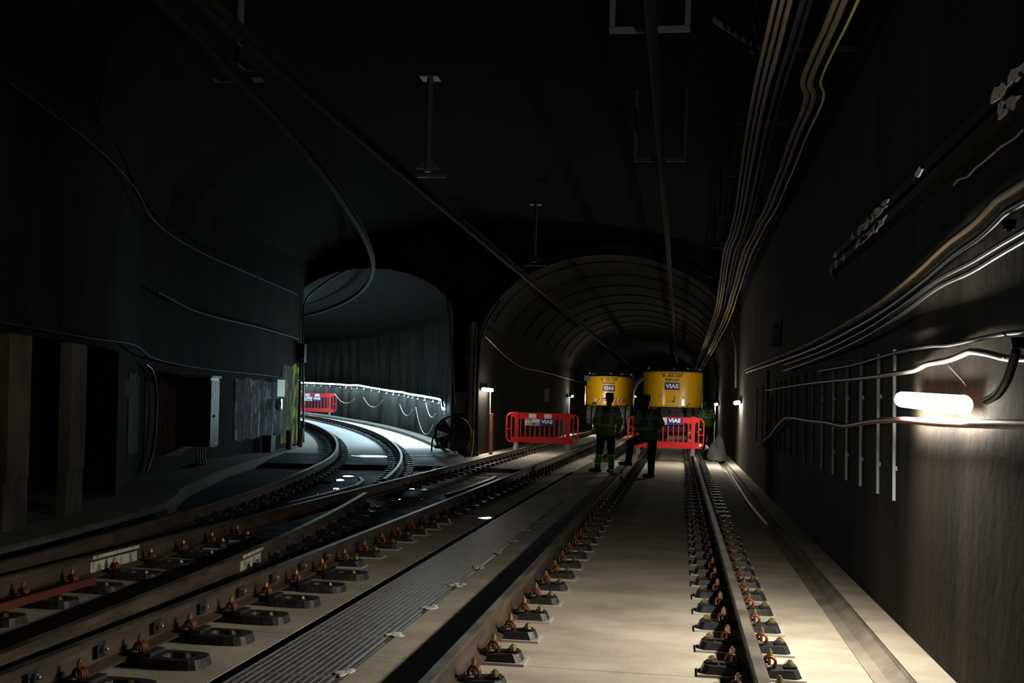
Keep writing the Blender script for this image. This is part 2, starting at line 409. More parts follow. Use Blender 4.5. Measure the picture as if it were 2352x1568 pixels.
# main tunnel with an elliptical vault
mc, mh = -1.97, 3.47
profM = [(mc + mh, -.1), (mc + mh, 1.5), (mc + mh, 2.9)] + [(mc + mh * math.cos(math.pi * i / 20), 2.9 + 2.56 * math.sin(math.pi * i / 20)) for i in range(1, 20)] + [(mc - mh, 2.9), (mc - mh, 1.5), (mc - mh, -.1)]
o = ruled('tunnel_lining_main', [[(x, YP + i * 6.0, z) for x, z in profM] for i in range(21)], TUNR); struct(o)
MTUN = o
for i in range(13):                                 # formwork rings of the vault
    r = MB(); y = YP + 1.2 + i * 3.0
    for q in range(2, 19):
        a0, a1 = math.pi * q / 20, math.pi * (q + 1) / 20
        if q == 18: break
        P = lambda a, e, dy: (mc + (mh - e) * math.cos(a), y + dy, 2.9 + (2.56 - e) * math.sin(a))
        r.add([P(a0, .0, 0), P(a0, .04, 0), P(a0, .04, .35), P(a0, .0, .35), P(a1, .0, 0), P(a1, .04, 0), P(a1, .04, .35), P(a1, .0, .35)], [(0, 1, 5, 4), (1, 2, 6, 5), (2, 3, 7, 6)])
    r.build('vault_ring', TUNR, MTUN)
MB().add([(-6, 149.4, -1), (2, 149.4, -1), (2, 149.4, 6), (-6, 149.4, 6)], [(0, 1, 2, 3)]).build('tunnel_end', CEIL, MTUN)
p = [arc_phi(lc + a, ph1 - .002) for a in (-3, 3)]
MB().add([(p[0].x, p[0].y, 0), (p[1].x, p[1].y, 0), (p[1].x, p[1].y, 7), (p[0].x, p[0].y, 7)], [(0, 1, 2, 3)]).build('tunnel_end', CEIL, LTUN)
# end wall with the two mouths
ZT = 6.6
xl = [XA - RC + math.sqrt((RC + lc + a) ** 2 - (YP - YC) ** 2) for a, z in profL]; zl = [z + zg(YP) for a, z in profL]
pw = MB()
def wallcol(x0, z0, x1, z1): pw.add([(x0, YP, z0), (x1, YP, z1), (x1, YP, ZT), (x0, YP, ZT)], [(0, 1, 2, 3)])
seqL = [(x, z) for x, z in zip(xl, zl)][3:18]; seqM = profM[2:23]
wallcol(1.8, -.1, 1.5, -.1)
for (xa, za), (xb, zb) in list(zip(seqM[:-1], seqM[1:])) + list(zip(seqL[:-1], seqL[1:])): wallcol(xa, za, xb, zb)
wallcol(mc - mh, -.1, xl[0], -.1); wallcol(xl[-1], -.1, -13, -.1)
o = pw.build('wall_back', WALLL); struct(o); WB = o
# rib moulding around the main mouth
rb = MB()
for q in range(0, 20):
    a0, a1 = math.pi * q / 20, math.pi * (q + 1) / 20
    P = lambda a, e, dy: (mc + (mh + e) * math.cos(a), YP - dy, 2.9 + (2.56 + e) * math.sin(a))
    rb.add([P(a0, .0, .0), P(a0, .0, .06), P(a0, .28, .06), P(a0, .28, 0), P(a1, .0, 0), P(a1, .0, .06), P(a1, .28, .06), P(a1, .28, 0)], [(0, 1, 5, 4), (1, 2, 6, 5), (2, 3, 7, 6)])
rb.build('arch_moulding', TUNR, WB)
# sooty wall with pillared niches
wl = MB()
def strip(pts, z0, z1):
    wl.add([(q.x, q.y, z) for q in pts for z in (z0, z1)], [(2 * i, 2 * i + 2, 2 * i + 3, 2 * i + 1) for i in range(len(pts) - 1)])
strip(WP, 1.95, 4.4)
solid = [q for q in WP if q.y > 13.2]; strip(solid, -.1, 1.95)
s0 = solid[0]; wl.add([(s0.x, s0.y, -.1), (s0.x - 1.2, s0.y + .3, -.1), (s0.x - 1.2, s0.y + .3, 2), (s0.x, s0.y, 2)], [(0, 1, 2, 3)])
back = [Vector((q.x - 1.2, q.y + .3, 0)) for q in WP if q.y < 13.6]; strip(back, -.1, 2.0)
fr = [q for q in WP if q.y < 13.6]
wl.add([c for q, b2 in zip(fr, back) for c in ((q.x, q.y, 1.95), (b2.x, b2.y, 1.95))], [(2 * i, 2 * i + 1, 2 * i + 3, 2 * i + 2) for i in range(min(len(fr), len(back)) - 1)])
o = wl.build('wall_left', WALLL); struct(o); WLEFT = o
for (x0, y0), (x1, y1) in (((-5.98, 7.3), (-6.02, 7.7)), ((-6.16, 9.44), (-6.2, 9.86)), ((-6.42, 10.95), (-6.56, 11.5))):
    d = Vector((x1 - x0, y1 - y0, 0)); b2 = MB(); nrm = Vector((-d.y, d.x, 0)).normalized()
    A, B_ = Vector((x0, y0, 0)), Vector((x1, y1, 0))
    zs = [.05, .55, .6, 1.9, 1.96]; ex = [.02, .02, 0, 0, .015]
    vs = []
    for z, e in zip(zs, ex):
        u = d.normalized() * e
        for q in (A - u - nrm * (-e), B_ + u - nrm * (-e), B_ + u + nrm * .12, A - u + nrm * .12): vs.append((q.x, q.y, z))
    b2.add(vs, [(i * 4 + j, i * 4 + (j + 1) % 4, (i + 1) * 4 + (j + 1) % 4, (i + 1) * 4 + j) for i in range(4) for j in range(4)])
    b2.build('niche_pillar', COLM, WLEFT)
# cavern vault
rows = []
for y in yy:
    wx = min(((abs(q.y - y), q.x) for q in WP))[1]
    row = [(1.48, y, 4.7)]
    for i in range(1, 14):
        t = math.pi * i / 14; cxm, hx = (1.48 + wx) / 2, (1.48 - wx) / 2
        row.append((cxm + hx * math.cos(t), y, 4.6 + 1.75 * math.sin(t) ** .8))
    row.append((wx, y, 4.4)); rows.append(row)
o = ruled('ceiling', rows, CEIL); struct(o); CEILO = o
MB().add([(-14, -3.9, -.1), (2, -3.9, -.1), (2, -3.9, 7), (-14, -3.9, 7)], [(0, 1, 2, 3)]).build('wall_front', CEIL); struct(bpy.data.objects['wall_front'])

# ------------------------------------------------------------------ rails
RP = [(-.07, 0), (.07, 0), (.07, .012), (.012, .032), (.009, .118), (.034, .128), (.036, .15), (.026, .16), (-.026, .16), (-.036, .15), (-.034, .128), (-.009, .118), (-.012, .032), (-.07, .012)]
RMI = [0] * 14; RMI[7] = 1
def rail(path, label, group=None):
    o = MB().sweep(RP, [Vector(p) + Vector((0, 0, .028)) for p in path], mis=RMI).build('running_rail', [RUST, HEAD])
    return tag(o, label, 'rail', group)
# fastener meshes, local: rail axis = y, outward = +x, origin under the rail centre on the slab
def hexbolt(b, c, r, h, mi=0): return b.cyl(c, (c[0], c[1], c[2] + h), r, 6, mi, smooth=False)
def base_mesh():
    b = MB(); out = [(.07, -.085), (.235, -.085), (.265, -.05), (.265, .05), (.235, .085), (.07, .085)]
    lo = [(x, y, .012) for x, y in out]; hi = [(x - (.02 if x > .1 else 0), y * .9, .058 if x > .1 else .05) for x, y in out]
    b.add(lo + hi, [tuple(range(6, 12))] + [(i, (i + 1) % 6, 6 + (i + 1) % 6, 6 + i) for i in range(6)])
    b.box((0, 0, .016), (.16, .17, .024)); b.box((.205, 0, .064), (.06, .075, .012))
    return b.mesh('baseplate', BLACKM)
M_BASE = base_mesh()
M_SHIM = MB().box((.17, -.004, .007), (.225, .20, .012)).mesh('mortar_shim', SHIM)
M_ANCH = hexbolt(hexbolt(MB(), (.205, 0, .066), .021, .022), (.205, 0, .086), .012, .012).mesh('anchor_bolt', BRASS)
M_COIL = MB().torus((.1, -.02, .08), .031, .0072, (0.3, 1, 0), 14, 6).torus((.1, .0, .08), .031, .0072, (0.3, 1, 0), 14, 6).torus((.1, .02, .08), .031, .0072, (0.3, 1, 0), 14, 6).mesh('spring_washer', SPRING)
M_CLIP = MB().tube([(.1, -.03, .06), (.1, -.06, .07), (.07, -.075, .066), (.045, -.06, .055), (.045, .05, .055), (.07, .07, .066), (.1, .05, .07), (.1, .03, .06)], .010, 6).mesh('rail_clip', BLACKM)
M_CBOLT = hexbolt(MB().cyl((.098, 0, .05), (.098, 0, .152), .008, 8), (.098, 0, .116), .0155, .024).mesh('clip_bolt', BRASS)
def far_mesh():
    b = MB(); b.box((.17, 0, .035), (.2, .17, .05), 0); b.box((.098, 0, .08), (.06, .05, .05), 1); b.box((.098, 0, .118), (.02, .02, .03), 2); b.box((.205, 0, .068), (.022, .022, .02), 2)
    b.tube([(.1, -.05, .07), (.05, -.05, .05), (.05, .05, .05), (.1, .05, .07)], .012, 4, 0)
    return b.mesh('rail_fastener', [BLACKM, BLACKM, ZINC])
M_FAR = far_mesh()
# wide turnout plate
def wide_mesh():
    b = MB(); out = []
    n = 18
    for i in range(n):
        t = 2 * math.pi * i / n; x = .29 + .19 * math.copysign(abs(math.cos(t)) ** .55, math.cos(t)); y = .125 * math.copysign(abs(math.sin(t)) ** .6, math.sin(t)); out.append((x, y))
    lo = [(x, y, .0) for x, y in out]; mid = [(.29 + (x - .29) * .93, y * .92, .05) for x, y in out]; inr = [(.34 + (x - .34) * .45, y * .45, .05) for x, y in out]; pit = [(.34 + (x - .34) * .4, y * .4, .022) for x, y in out]
    vs = lo + mid + inr + pit
    b.add(vs, [(r * n + i, r * n + (i + 1) % n, (r + 1) * n + (i + 1) % n, (r + 1) * n + i) for r in range(3) for i in range(n)] + [tuple(range(3 * n, 4 * n))])
    b.box((.03, 0, .016), (.2, .2, .024)); b.box((.17, 0, .055), (.05, .16, .03))
    return b.mesh('baseplate', PLATE)
M_WIDE = wide_mesh()
M_WANCH = hexbolt(hexbolt(MB(), (.36, 0, .022), .024, .03), (.36, 0, .05), .014, .014).mesh('anchor_bolt', BRASS)
M_WBLOCK = MB().box((.02, 0, .10), (.03, .085, .085), 0).mesh('web_block', BLACKM)
M_WBOLT = MB().cyl((.03, 0, .10), (.055, 0, .10), .02, 6, smooth=False).sphere((.06, 0, .10), .013, 8).mesh('web_bolt', ZINC)
def fastener(par, p, head, side, near=True, wide=False):
    rz = -head + (0 if side > 0 else math.pi)
    def L(nm, me, pr, loc=None): return link(nm, me, pr, loc if loc is not None else None, None)
    if not near:
        link('rail_fastener', M_FAR, par, p, rz); return
    b = link('baseplate', M_WIDE if wide else M_BASE, par, p, rz)
    for nm, me in ([('anchor_bolt', M_WANCH)] if wide else [('mortar_shim', M_SHIM), ('anchor_bolt', M_ANCH)]) + [('spring_washer', M_COIL), ('rail_clip', M_CLIP), ('clip_bolt', M_CBOLT)]:
        link(nm, me, b)
def lin(x, y0, y1, n=2): return [(x, y0 + (y1 - y0) * i / (n - 1), 0) for i in range(n)]
rR = rail(lin(XR, -2.5, 150), 'steel rail of the plain track on the side of the stained wall with the lamp')
rL = rail(lin(XL, -2.5, 150), 'steel rail of the plain track on the side of the steel grating')
rA = rail(lin(XA, -2.5, 150), 'straight steel rail next to the steel grating, with bolted web blocks')
rC = rail(lin(XC, -2.5, 150), 'straight turnout rail with a white paint mark, running under the barrier by the fan')
yb = [-2.5 + i * .8 for i in range(24)]
rB1 = rail([branch(0, y) for y in yb if y < 15.0], 'curved closure rail inside the turnout, pale paint block on its web')
rB2 = rail([branch(0, 17.0 + i * (62 - 17) / 40) for i in range(41)], 'outer curved rail bending into the tunnel with the light rope')
rD = rail([branch(-1.5, -2.5 + i * (62 + 2.5) / 60) for i in range(61)], 'inner curved rail bending into the branch tunnel beside the walkway kerb')
wing = rail([(-4.55, 12.6, 0), (-4.56, 14.2, 0), (-4.63, 15.6, 0), (-4.80, 16.5, 0), (-5.06, 17.2, 0)], 'short flared wing rail beside the crossing of the turnout')
chk = rail([(-3.08, 14.6, 0), (-3.04, 15.2, 0), (-3.04, 18.0, 0), (-3.08, 18.6, 0)], 'short check rail set close along the straight rail near the crossing')
for i in range(70):
    y = 3.0 + .6 * i
    near = y < 14
    for sd in (1, -1): fastener(rR, (XR, y + .05, 0), 0, sd, near)
    if y < 40:
        fastener(rL, (XL, y + .03, 0), 0, 1, near)
    wide = y < 8.6
    if y < 40:
        fastener(rA, (XA, y + .1, 0), 0, 1, y < 13, wide)
        if y < 8.4:
            b = link('web_block', M_WBLOCK, rA, (XA, y + .42, .028)); link('web_bolt', M_WBOLT, b)
    if y < 40 and not 10.6 < y < 17.2: fastener(rC, (XC, y + .2, 0), 0, 1, y < 11.5, y < 9.5)
    if y > 17.4 and y < 60:
        q = branch(0, y); hd = math.atan((arc(0, y + .1).x - arc(0, y).x) / .1); 
        for sd in (1, -1): fastener(rB2, q, hd, sd, False)
    if y > 11 and y < 60:
        q = branch(-1.5, y); hd = math.atan((arc(-1.5, y + .1).x - arc(-1.5, y).x) / .1)
        for sd in (1, -1): fastener(rD, q, hd, sd, False)
    if 8 < y < 14.4: fastener(rB1, branch(0, y), .1, 1, False)
# paint marks
MB().box((XC + .016, 8.15, .095), (.008, .72, .08)).build('paint_mark', WHITEP, rC)
MB().box((XC + .037, 8.15, .172), (.006, .72, .026)).build('paint_mark', WHITEP, rC)
q0, q1 = branch(0, 8.2), branch(0, 8.75)
for zc, hh, dx in ((.095, .08, .016), (.172, .026, .037)):
    a, b2 = q0 + Vector((dx, 0, zc)), q1 + Vector((dx, 0, zc))
    MB().add([a + Vector((0, 0, -hh / 2)), b2 + Vector((0, 0, -hh / 2)), b2 + Vector((0, 0, hh / 2)), a + Vector((0, 0, hh / 2)),
              a + Vector((-.008, 0, -hh / 2)), b2 + Vector((-.008, 0, -hh / 2)), b2 + Vector((-.008, 0, hh / 2)), a + Vector((-.008, 0, hh / 2))],
             [(0, 1, 2, 3), (4, 7, 6, 5), (0, 4, 5, 1), (2, 6, 7, 3), (0, 3, 7, 4), (1, 5, 6, 2)]).build('paint_mark', WHITEP, rB1)
tag(MB().box((-4.1, 6.6, .085), (.035, 1.5, .05)).build('red_steel_bar', REDL), 'red painted steel bar lying along the turnout rail', 'bar')

# ------------------------------------------------------------------ steel grating over the drain
def grating_mesh():
    b = MB(); W, Lg = .49, .985
    for i in range(13):
        x = -W / 2 + W * i / 12; b.box((x, Lg / 2, -.013), (.009 if 0 < i < 12 else .012, Lg, .026))
    for j in range(32):
        y = .012 + (Lg - .024) * j / 31; b.box((0, y, -.008), (W, .009 if 0 < j < 31 else .016, .014))
    return b.mesh('grating_panel', GRATE)
GM = grating_mesh()
DT = thing('drain_grating', 'long galvanised steel grating over the drain between the two tracks', 'grating')
for i in range(26):
    y = 2.5 + i * .99
    link('grating_panel', GM, DT, (-1.958, y, .0))
DR = MB().add([(-2.28, -2.5, -.005), (-2.28, -2.5, -.12), (-1.66, -2.5, -.12), (-1.66, -2.5, -.005), (-2.28, 30, -.005), (-2.28, 30, -.12), (-1.66, 30, -.12), (-1.66, 30, -.005)], [(0, 1, 5, 4), (1, 2, 6, 5), (2, 3, 7, 6)]).build('drain_channel', DRKC, floor)
fr = MB().box((-1.685, 14, -.019), (.03, 33, .03)).build('edge_angle', ZINC, DT)
for i in range(9):
    y = 5.55 + i * .97; b = MB()
    for j in range(5): b.sphere((-1.69 + random.uniform(-.03, .05), y + random.uniform(-.06, .06), .002), (random.uniform(.02, .05), random.uniform(.02, .06), .006), 7)
    o = b.build('mortar_splash', SPLASH, fr)

# ------------------------------------------------------------------ lamps
def tube_lamp(p0, p1, out, label, r=.048, group=None, dm=DIFF):
    """LED tube luminaire: half-round lit diffuser facing `out`, opaque back shell, end caps."""
    p0, p1, out = Vector(p0), Vector(p1), Vector(out).normalized()
    ax = (p1 - p0).normalized(); c = (p0 + p1) / 2; t = thing('tube_lamp', label, 'lamp', c, 0, group)
    sd = ax.cross(out).normalized(); n = 12; L = (p1 - p0).length
    def shell(a0, a1, rr):
        b = MB(); vs = []
        for e in (-L / 2, L / 2):
            for i in range(n + 1):
                a = a0 + (a1 - a0) * i / n; vs.append(ax * e + out * (math.cos(a) * rr) + sd * (math.sin(a) * rr))
        b.add(vs, [(i, i + 1, n + 2 + i, n + 1 + i) for i in range(n)], 0, True); return b
    shell(-1.9, 1.9, r).build('diffuser', dm, t)
    shell(1.8, 2 * math.pi - 1.8, r * 1.04).build('back_shell', HOUS, t)
    for e in (-1, 1): MB().cyl(ax * (e * L / 2), ax * (e * (L / 2 + .02)), r, 14, r1=r * .85).build('end_cap', ENDL, t)
    return t
tube_lamp((1.375, 5.72, 1.475), (1.375, 7.22, 1.515), (-1, 0, -.5), 'bright white tube lamp on the stained wall above the pink hose')
tube_lamp((1.385, 27.2, 1.60), (1.385, 28.6, 1.60), (-1, 0, -.7), 'tube lamp on the wall where the main tunnel begins, above the trailing hose')
tube_lamp((1.39, 43.2, 1.62), (1.39, 44.6, 1.62), (-1, 0, -.3), 'tube lamp on a thin post inside the main tunnel beside the excavator')
tube_lamp((1.38, 78, 1.86), (1.38, 79.4, 1.86), (-1, 0, -.1), 'far tube lamp shining past the excavator with the round stickers')
tube_lamp((-5.33, 29.75, 1.80), (-5.33, 31.15, 1.80), (1, 0, -.7), 'tube lamp on the tunnel mouth above the red brown pipe')
tube_lamp((-5.14, 53.2, 1.88), (-5.38, 54.3, 1.88), (.95, .24, -.1), 'tube lamp on the main tunnel wall beside the striped excavator', dm=DIFFC)
tube_lamp((-5.30, 132, 2.7), (-5.30, 133.4, 2.7), (1, -.2, -.1), 'faint tube lamp deep in the tunnel between the two excavators', r=.07)
o = MB().cyl((-5.38, 54.0, 0), (-5.38, 54.0, 1.82), .03, 8).build('lamp_riser', ZINC); tag(o, 'pale riser pipe under the tube lamp beside the striped excavator', 'pipe')
o = MB().cyl((1.35, 43.9, .0), (1.35, 43.9, 1.57), .028, 8).box((1.35, 43.9, .02), (.2, .2, .04)).build('lamp_post', ZINC); tag(o, 'thin steel post under the tube lamp inside the main tunnel', 'post')
# light rope on the branch tunnel wall
lp = [(1018, 938), (1016, 926), (1013, 917), (990, 912), (960, 907), (940, 904), (925, 900), (905, 898), (880, 894), (850, 889), (822, 884), (800, 884), (780, 882), (740, 880), (715, 879), (685, 878), (640, 877)]
def wall_pt(px, py, off):
    d = ray(px, py); ccx = XA - RC; a = d.x ** 2 + d.y ** 2; b = -2 * (d.x * ccx + d.y * YC); c = ccx ** 2 + YC ** 2 - (RC + off) ** 2
    t = (-b + math.sqrt(b * b - 4 * a * c)) / 2 / a; return Vector((d.x * t, d.y * t, HCAM + d.z * t))
rope = [wall_pt(px, py, 1.44) for px, py in lp]
rt = thing('led_light_rope', 'long cool white light rope strung along the curved tunnel wall', 'light')
rp = smooth_path(rope, 3)
def half_rope(a0, a1, rr, nm, mt):
    vs = []; n = 6
    for i, p in enumerate(rp):
        out = Vector((XA - RC, YC, 0)) - Vector((p.x, p.y, 0)); out.normalize()
        for k2 in range(n + 1):
            a = a0 + (a1 - a0) * k2 / n; vs.append(p + out * (rr * math.cos(a)) - UP * (rr * math.sin(a)))
    q = n + 1
    MB().add(vs, [(i * q + k2, i * q + k2 + 1, (i + 1) * q + k2 + 1, (i + 1) * q + k2) for i in range(len(rp) - 1) for k2 in range(n)], 0, True).build(nm, mt, rt)
half_rope(-.5, 1.5, .036, 'light_strip', LED); half_rope(1.5, 2 * math.pi - .5, .037, 'carrier', HOUS)
# clips and drooping cables under the rope
for i in range(26):
    f = i / 25 * (len(rope) - 2); k0 = int(f); p = rope[k0].lerp(rope[k0 + 1], f - k0)
    o = MB().box((p.x + .06, p.y + .05, p.z - .09), (.03, .03, .12)).cyl((p.x + .02, p.y, p.z - .14), (p.x + .09, p.y, p.z - .14), .012, 6).build('cable_hook', ZINC)
    tag(o, 'small zinc cable hook under the light rope', 'hook', 'cable hooks under the light rope')
for a, b2, sag in (((978, 925), (1000, 950), .25), ((835, 912), (880, 918), .35), ((918, 928), (948, 940), .3), ((955, 935), (995, 976), .55), ((770, 905), (815, 915), .3), ((690, 893), (720, 902), .3)):
    A, B2 = wall_pt(*a, 1.5), wall_pt(*b2, 1.5); pts = []
    for i in range(13):
        t = i / 12; p = A.lerp(B2, t); p.z -= sag * 4 * t * (1 - t); pts.append(p)
    o = MB().tube(pts, .014, 5).build('drooping_cable', GRYC); tag(o, 'thin pale cable drooping on the wall under the light rope', 'cable', 'drooping cables in the branch tunnel')

# ------------------------------------------------------------------ stained wall fittings
pipe_y = [7.93, 8.56, 9.36, 10.13, 11.0, 11.86, 12.72, 13.45, 14.41, 15.18, 15.98, 16.7, 17.4, 19.2, 20.3, 21.8]
for i, y in enumerate(pipe_y):
    o = MB().cyl((1.462, y - .06, .83), (1.462, y + .06, 1.87), .013, 7).box((1.472, y, 1.55), (.02, .05, .03)).box((1.472, y - .03, 1.05), (.02, .05, .03)).build('steel_rod', ROD)
    tag(o, 'thin pale upright steel rod fixed to the stained wall', 'rod', 'upright rods on the stained wall')
def wcable(name, pix, x, r, mt, label, wob=0., cat='cable', group=None, n=5, ext=None):
    pts = [atx(px, py, x) for px, py in pix]
    if ext: pts = [pts[0] + (pts[0] - pts[1]).normalized() * ext] + pts
    o = MB().tube(smooth_path(pts, n), r, 8).build(name, mt); return tag(o, label, cat, group)
wcable('pink_hose', [(2352, 974), (2225, 973), (2140, 970), (2066, 964), (2000, 968), (1940, 978), (1900, 970), (1860, 966), (1810, 960), (1790, 975), (1765, 1005), (1740, 1022)], 1.40, .021, PINKC, 'pinkish hose running along the stained wall under the lamp', cat='hose', ext=2)
wcable('conduit_cable', [(2352, 824), (2310, 822), (2270, 812), (2235, 807), (2220, 810), (2180, 826), (2130, 836), (2100, 850), (2050, 858), (2000, 866), (1900, 876), (1850, 882), (1760, 896)], 1.42, .017, GRYC, 'glossy grey cable waving along the wall above the bright lamp', ext=2)
wcable('main_cable', [(2352, 422), (2300, 455), (2280, 476), (2240, 516), (2180, 562), (2110, 626), (2030, 690), (1960, 735), (1880, 780), (1800, 815), (1710, 848)], 1.40, .028, BEIGEC, 'thick beige cable sagging along the stained wall', ext=2)
mp_ = [atx(px, py, 1.40) + Vector((.03, 0, -.060)) for px, py in [(2352, 422), (2300, 455), (2280, 476), (2240, 516), (2180, 562), (2110, 626), (2030, 690), (1960, 735), (1880, 780), (1800, 815), (1710, 848)]]
mp_ = [mp_[0] + (mp_[0] - mp_[1]).normalized() * 2] + mp_
tag(MB().tube(smooth_path(mp_, 5), .022, 8).build('main_cable', BLKC), 'thick black cable slung just below the beige wall cable', 'cable')
for i, (dy, lab) in enumerate(((0, 'upper black cable of the slack pair on the stained wall'), (22, 'lower black cable of the slack pair on the stained wall'))):
    wcable('service_cable', [(2352, 530 + dy), (2300, 560 + dy), (2230, 602 + dy), (2150, 645 + dy * .8), (2060, 712 + dy * .8), (1970, 768 + dy * .7), (1880, 810 + dy * .6), (1800, 838 + dy * .6)], 1.425 if dy == 0 else 1.385, .014, BLKC, lab, ext=2)
wcable('service_cable', [(2352, 762), (2310, 766), (2240, 780), (2180, 792), (2130, 795), (2050, 812), (1960, 838), (1880, 852)], 1.43, .012, BLKC, 'thin black cable just above the glossy grey cable', ext=2)
wcable('service_cable', [(2180, 840), (2195, 856), (2213, 876), (2219, 888)], 1.42, .004, GRYC, 'thin flex dropping from the glossy cable to the bright lamp')
wcable('cable_loop', [(2334, 806), (2324, 840), (2311, 875), (2291, 905), (2266, 920)], 1.352, .020, BLKC, 'black cable loop hanging beside the bright lamp')
# long cable ducts with flaked white paint
for i, (za, zb, lab) in enumerate(((2.90, 2.91, 'upper dark duct of the flaking pair high on the stained wall'), (2.80, 2.80, 'lower dark duct of the flaking pair high on the stained wall'))):
    o = MB().box((1.435, 6.8, za), (.07, 8.2, .06)).build('cable_duct', DRKC); tag(o, lab, 'duct')
    DU = o
    for j, y in enumerate([4.9, 5.05, 5.3, 7.0, 8.15, 8.4, 8.65, 8.9, 9.2, 9.6, 10.7] if i == 0 else [5.1, 5.25, 8.3, 8.5, 8.75, 9.0, 9.25, 10.2, 10.6]):
        n = 11; hw2 = random.uniform(.1, .26) if 8 < y < 9.3 else random.uniform(.04, .12); vs = []
        for q in range(n):
            t = 2 * math.pi * q / n; rr = random.uniform(.45, 1.35); vs.append((1.390, y + hw2 * rr * math.cos(t), za + .034 * rr * math.sin(t)))
        vb = [(1.402, b_, c_) for a_, b_, c_ in vs]
        MB().add(vs + vb, [tuple(range(n))] + [(k_, (k_ + 1) % n, n + (k_ + 1) % n, n + k_) for k_ in range(n)]).build('paint_flake', SPLASH, DU)
dr = [atx(px, py, 1.455) for px, py in [(2352, 296), (2330, 318), (2300, 336), (2270, 362), (2240, 386), (2222, 406), (2200, 412), (2190, 426)]]
o = MB().tube(dr, .007, 5).build('plaster_drip', SPLASH, WR)
dr = [atx(px, py, 1.455) for px, py in [(1912, 600), (1914, 612), (1910, 622), (1914, 635), (1916, 645)]]
MB().tube(dr, [.02, .028, .02, .012, .006], 6).build('plaster_drip', SPLASH, WR)
for px, py0, py1, y in ((2318, 506, 528, 0), (2338, 776, 800, 0)):
    a, b2 = atx(px, py0, 1.43), atx(px, py1, 1.43)
    o = MB().cyl(a, b2, .032, 10, r1=.024).build('cable_bracket', DRKC); tag(o, 'dark cable bracket carrying the %s on the stained wall' % ('thick beige cable' if py0 < 600 else 'glossy grey cable'), 'bracket')
# half target sign and small white marker plates
t = thing('target_sign', 'pale sign plate with black half circles on the stained wall', 'sign', aty(1784.5, 768, 17.2))
MB().box((0, 0, 0), (.18, .012, .37)).build('plate', mat('sign_pale', (.8, .83, .87), .6), t)
for rr in (.03, .075, .12, .155):
    b = MB(); vs = []
    for i in range(13):
        a = -math.pi / 2 + math.pi * i / 12
        for r2 in (rr, rr + .016): vs.append((-.088 + min(r2 * math.cos(a), .17), -.008, r2 * math.sin(a)))
    b.add(vs, [(2 * i, 2 * i + 1, 2 * i + 3, 2 * i + 2) for i in range(12)]); b.build('half_ring', LETTERK, t)
o = MB().box((0, 0, 0), (.075, .012, .5)).box((0, .01, .26), (.09, .03, .02)).build('marker_plate', mat('marker_cream', (.45, .42, .33), .6), None, aty(1766, 886, 19.2)); tag(o, 'narrow cream marker plate among the upright rods', 'sign')
o = MB().box((0, 0, 0), (.17, .012, .5)).box((.06, .01, .27), (.12, .03, .02)).build('marker_plate', mat('marker_cream', (.45, .42, .33), .6), None, (-5.30, 44, 1.81)); tag(o, 'cream marker plate on the main tunnel wall above the barrier with signs', 'sign')
# trailing hose in the gutter
o = MB().tube(smooth_path([atz(px, py, .03) for px, py in [(1668, 1075), (1690, 1110), (1720, 1155), (1745, 1185), (1762, 1205)]], 6), .018, 7).build('trailing_hose', GRYC); tag(o, 'shiny hose trailing along the gutter edge', 'hose')

# ------------------------------------------------------------------ overhead line
CP = [(-.045, 0), (-.02, -.015), (.02, -.015), (.045, 0), (.02, .05), (.02, .09), (.045, .11), (-.045, .11), (-.02, .09), (-.02, .05)]
for path, lab in (([(-3.64, -2, 4.34), (-3.64, 148, 4.34)], 'brown overhead conductor bar above the straight turnout track'),
                  ([(-.33, -2, 4.66), (-.33, 30, 4.66), (-.33, 148, 4.6)], 'brown overhead conductor bar above the plain track'),
                  ([branch(-.75, -2 + 1.6 * i) + Vector((0, 0, 4.48)) for i in range(39)], 'brown overhead conductor bar curving into the branch tunnel')):
    o = MB().sweep(CP, path).build('conductor_bar', ALU); tag(o, lab, 'conductor bar')
def hanger(x, y, z, label, w=.52):
    t = thing('line_hanger', label, 'hanger', (x, y, z))
    MB().box((0, 0, 0), (w, .06, .035)).build('cross_arm', ALUG, t)
    MB().cyl((0, 0, .06), (0, 0, 1.35), .045, 8).build('drop_post', ALUG, t)
    for s_ in (-1, 1): MB().add([(s_ * .04, -.01, .1), (s_ * .17, -.01, .1), (s_ * .04, -.01, .24), (s_ * .04, .01, .1), (s_ * .17, .01, .1), (s_ * .04, .01, .24)], [(0, 1, 2), (3, 5, 4), (0, 3, 4, 1), (1, 4, 5, 2), (0, 2, 5, 3)]).build('gusset', ALUG, t)
    MB().box((0, 0, 1.36), (.26, .26, .02)).build('ceiling_plate', ALUG, t)
hanger(-4.62, 10.9, 4.70, 'grey hanger post holding the curving conductor bar')
hanger(-3.55, 15.0, 4.55, 'grey hanger post in the middle of the straight conductor bar')
hanger(-3.33, 24.6, 4.55, 'grey hanger post above the pier between the tunnel mouths')
for y, lab in ((10.25, 'grey stirrup frame over the plain track, the one beside the beige pipes'), (15.64, 'grey stirrup frame over the plain track, nearer to the tunnel mouths')):
    t = thing('line_stirrup', lab, 'hanger', (-.37, y, 4.9))
    MB().box((0, 0, 0), (.74, .05, .05)).build('cross_arm', ALUG, t)
    for s_ in (-1, 1): MB().box((s_ * .345, 0, .5), (.05, .05, .96)).build('drop_post', ALUG, t)
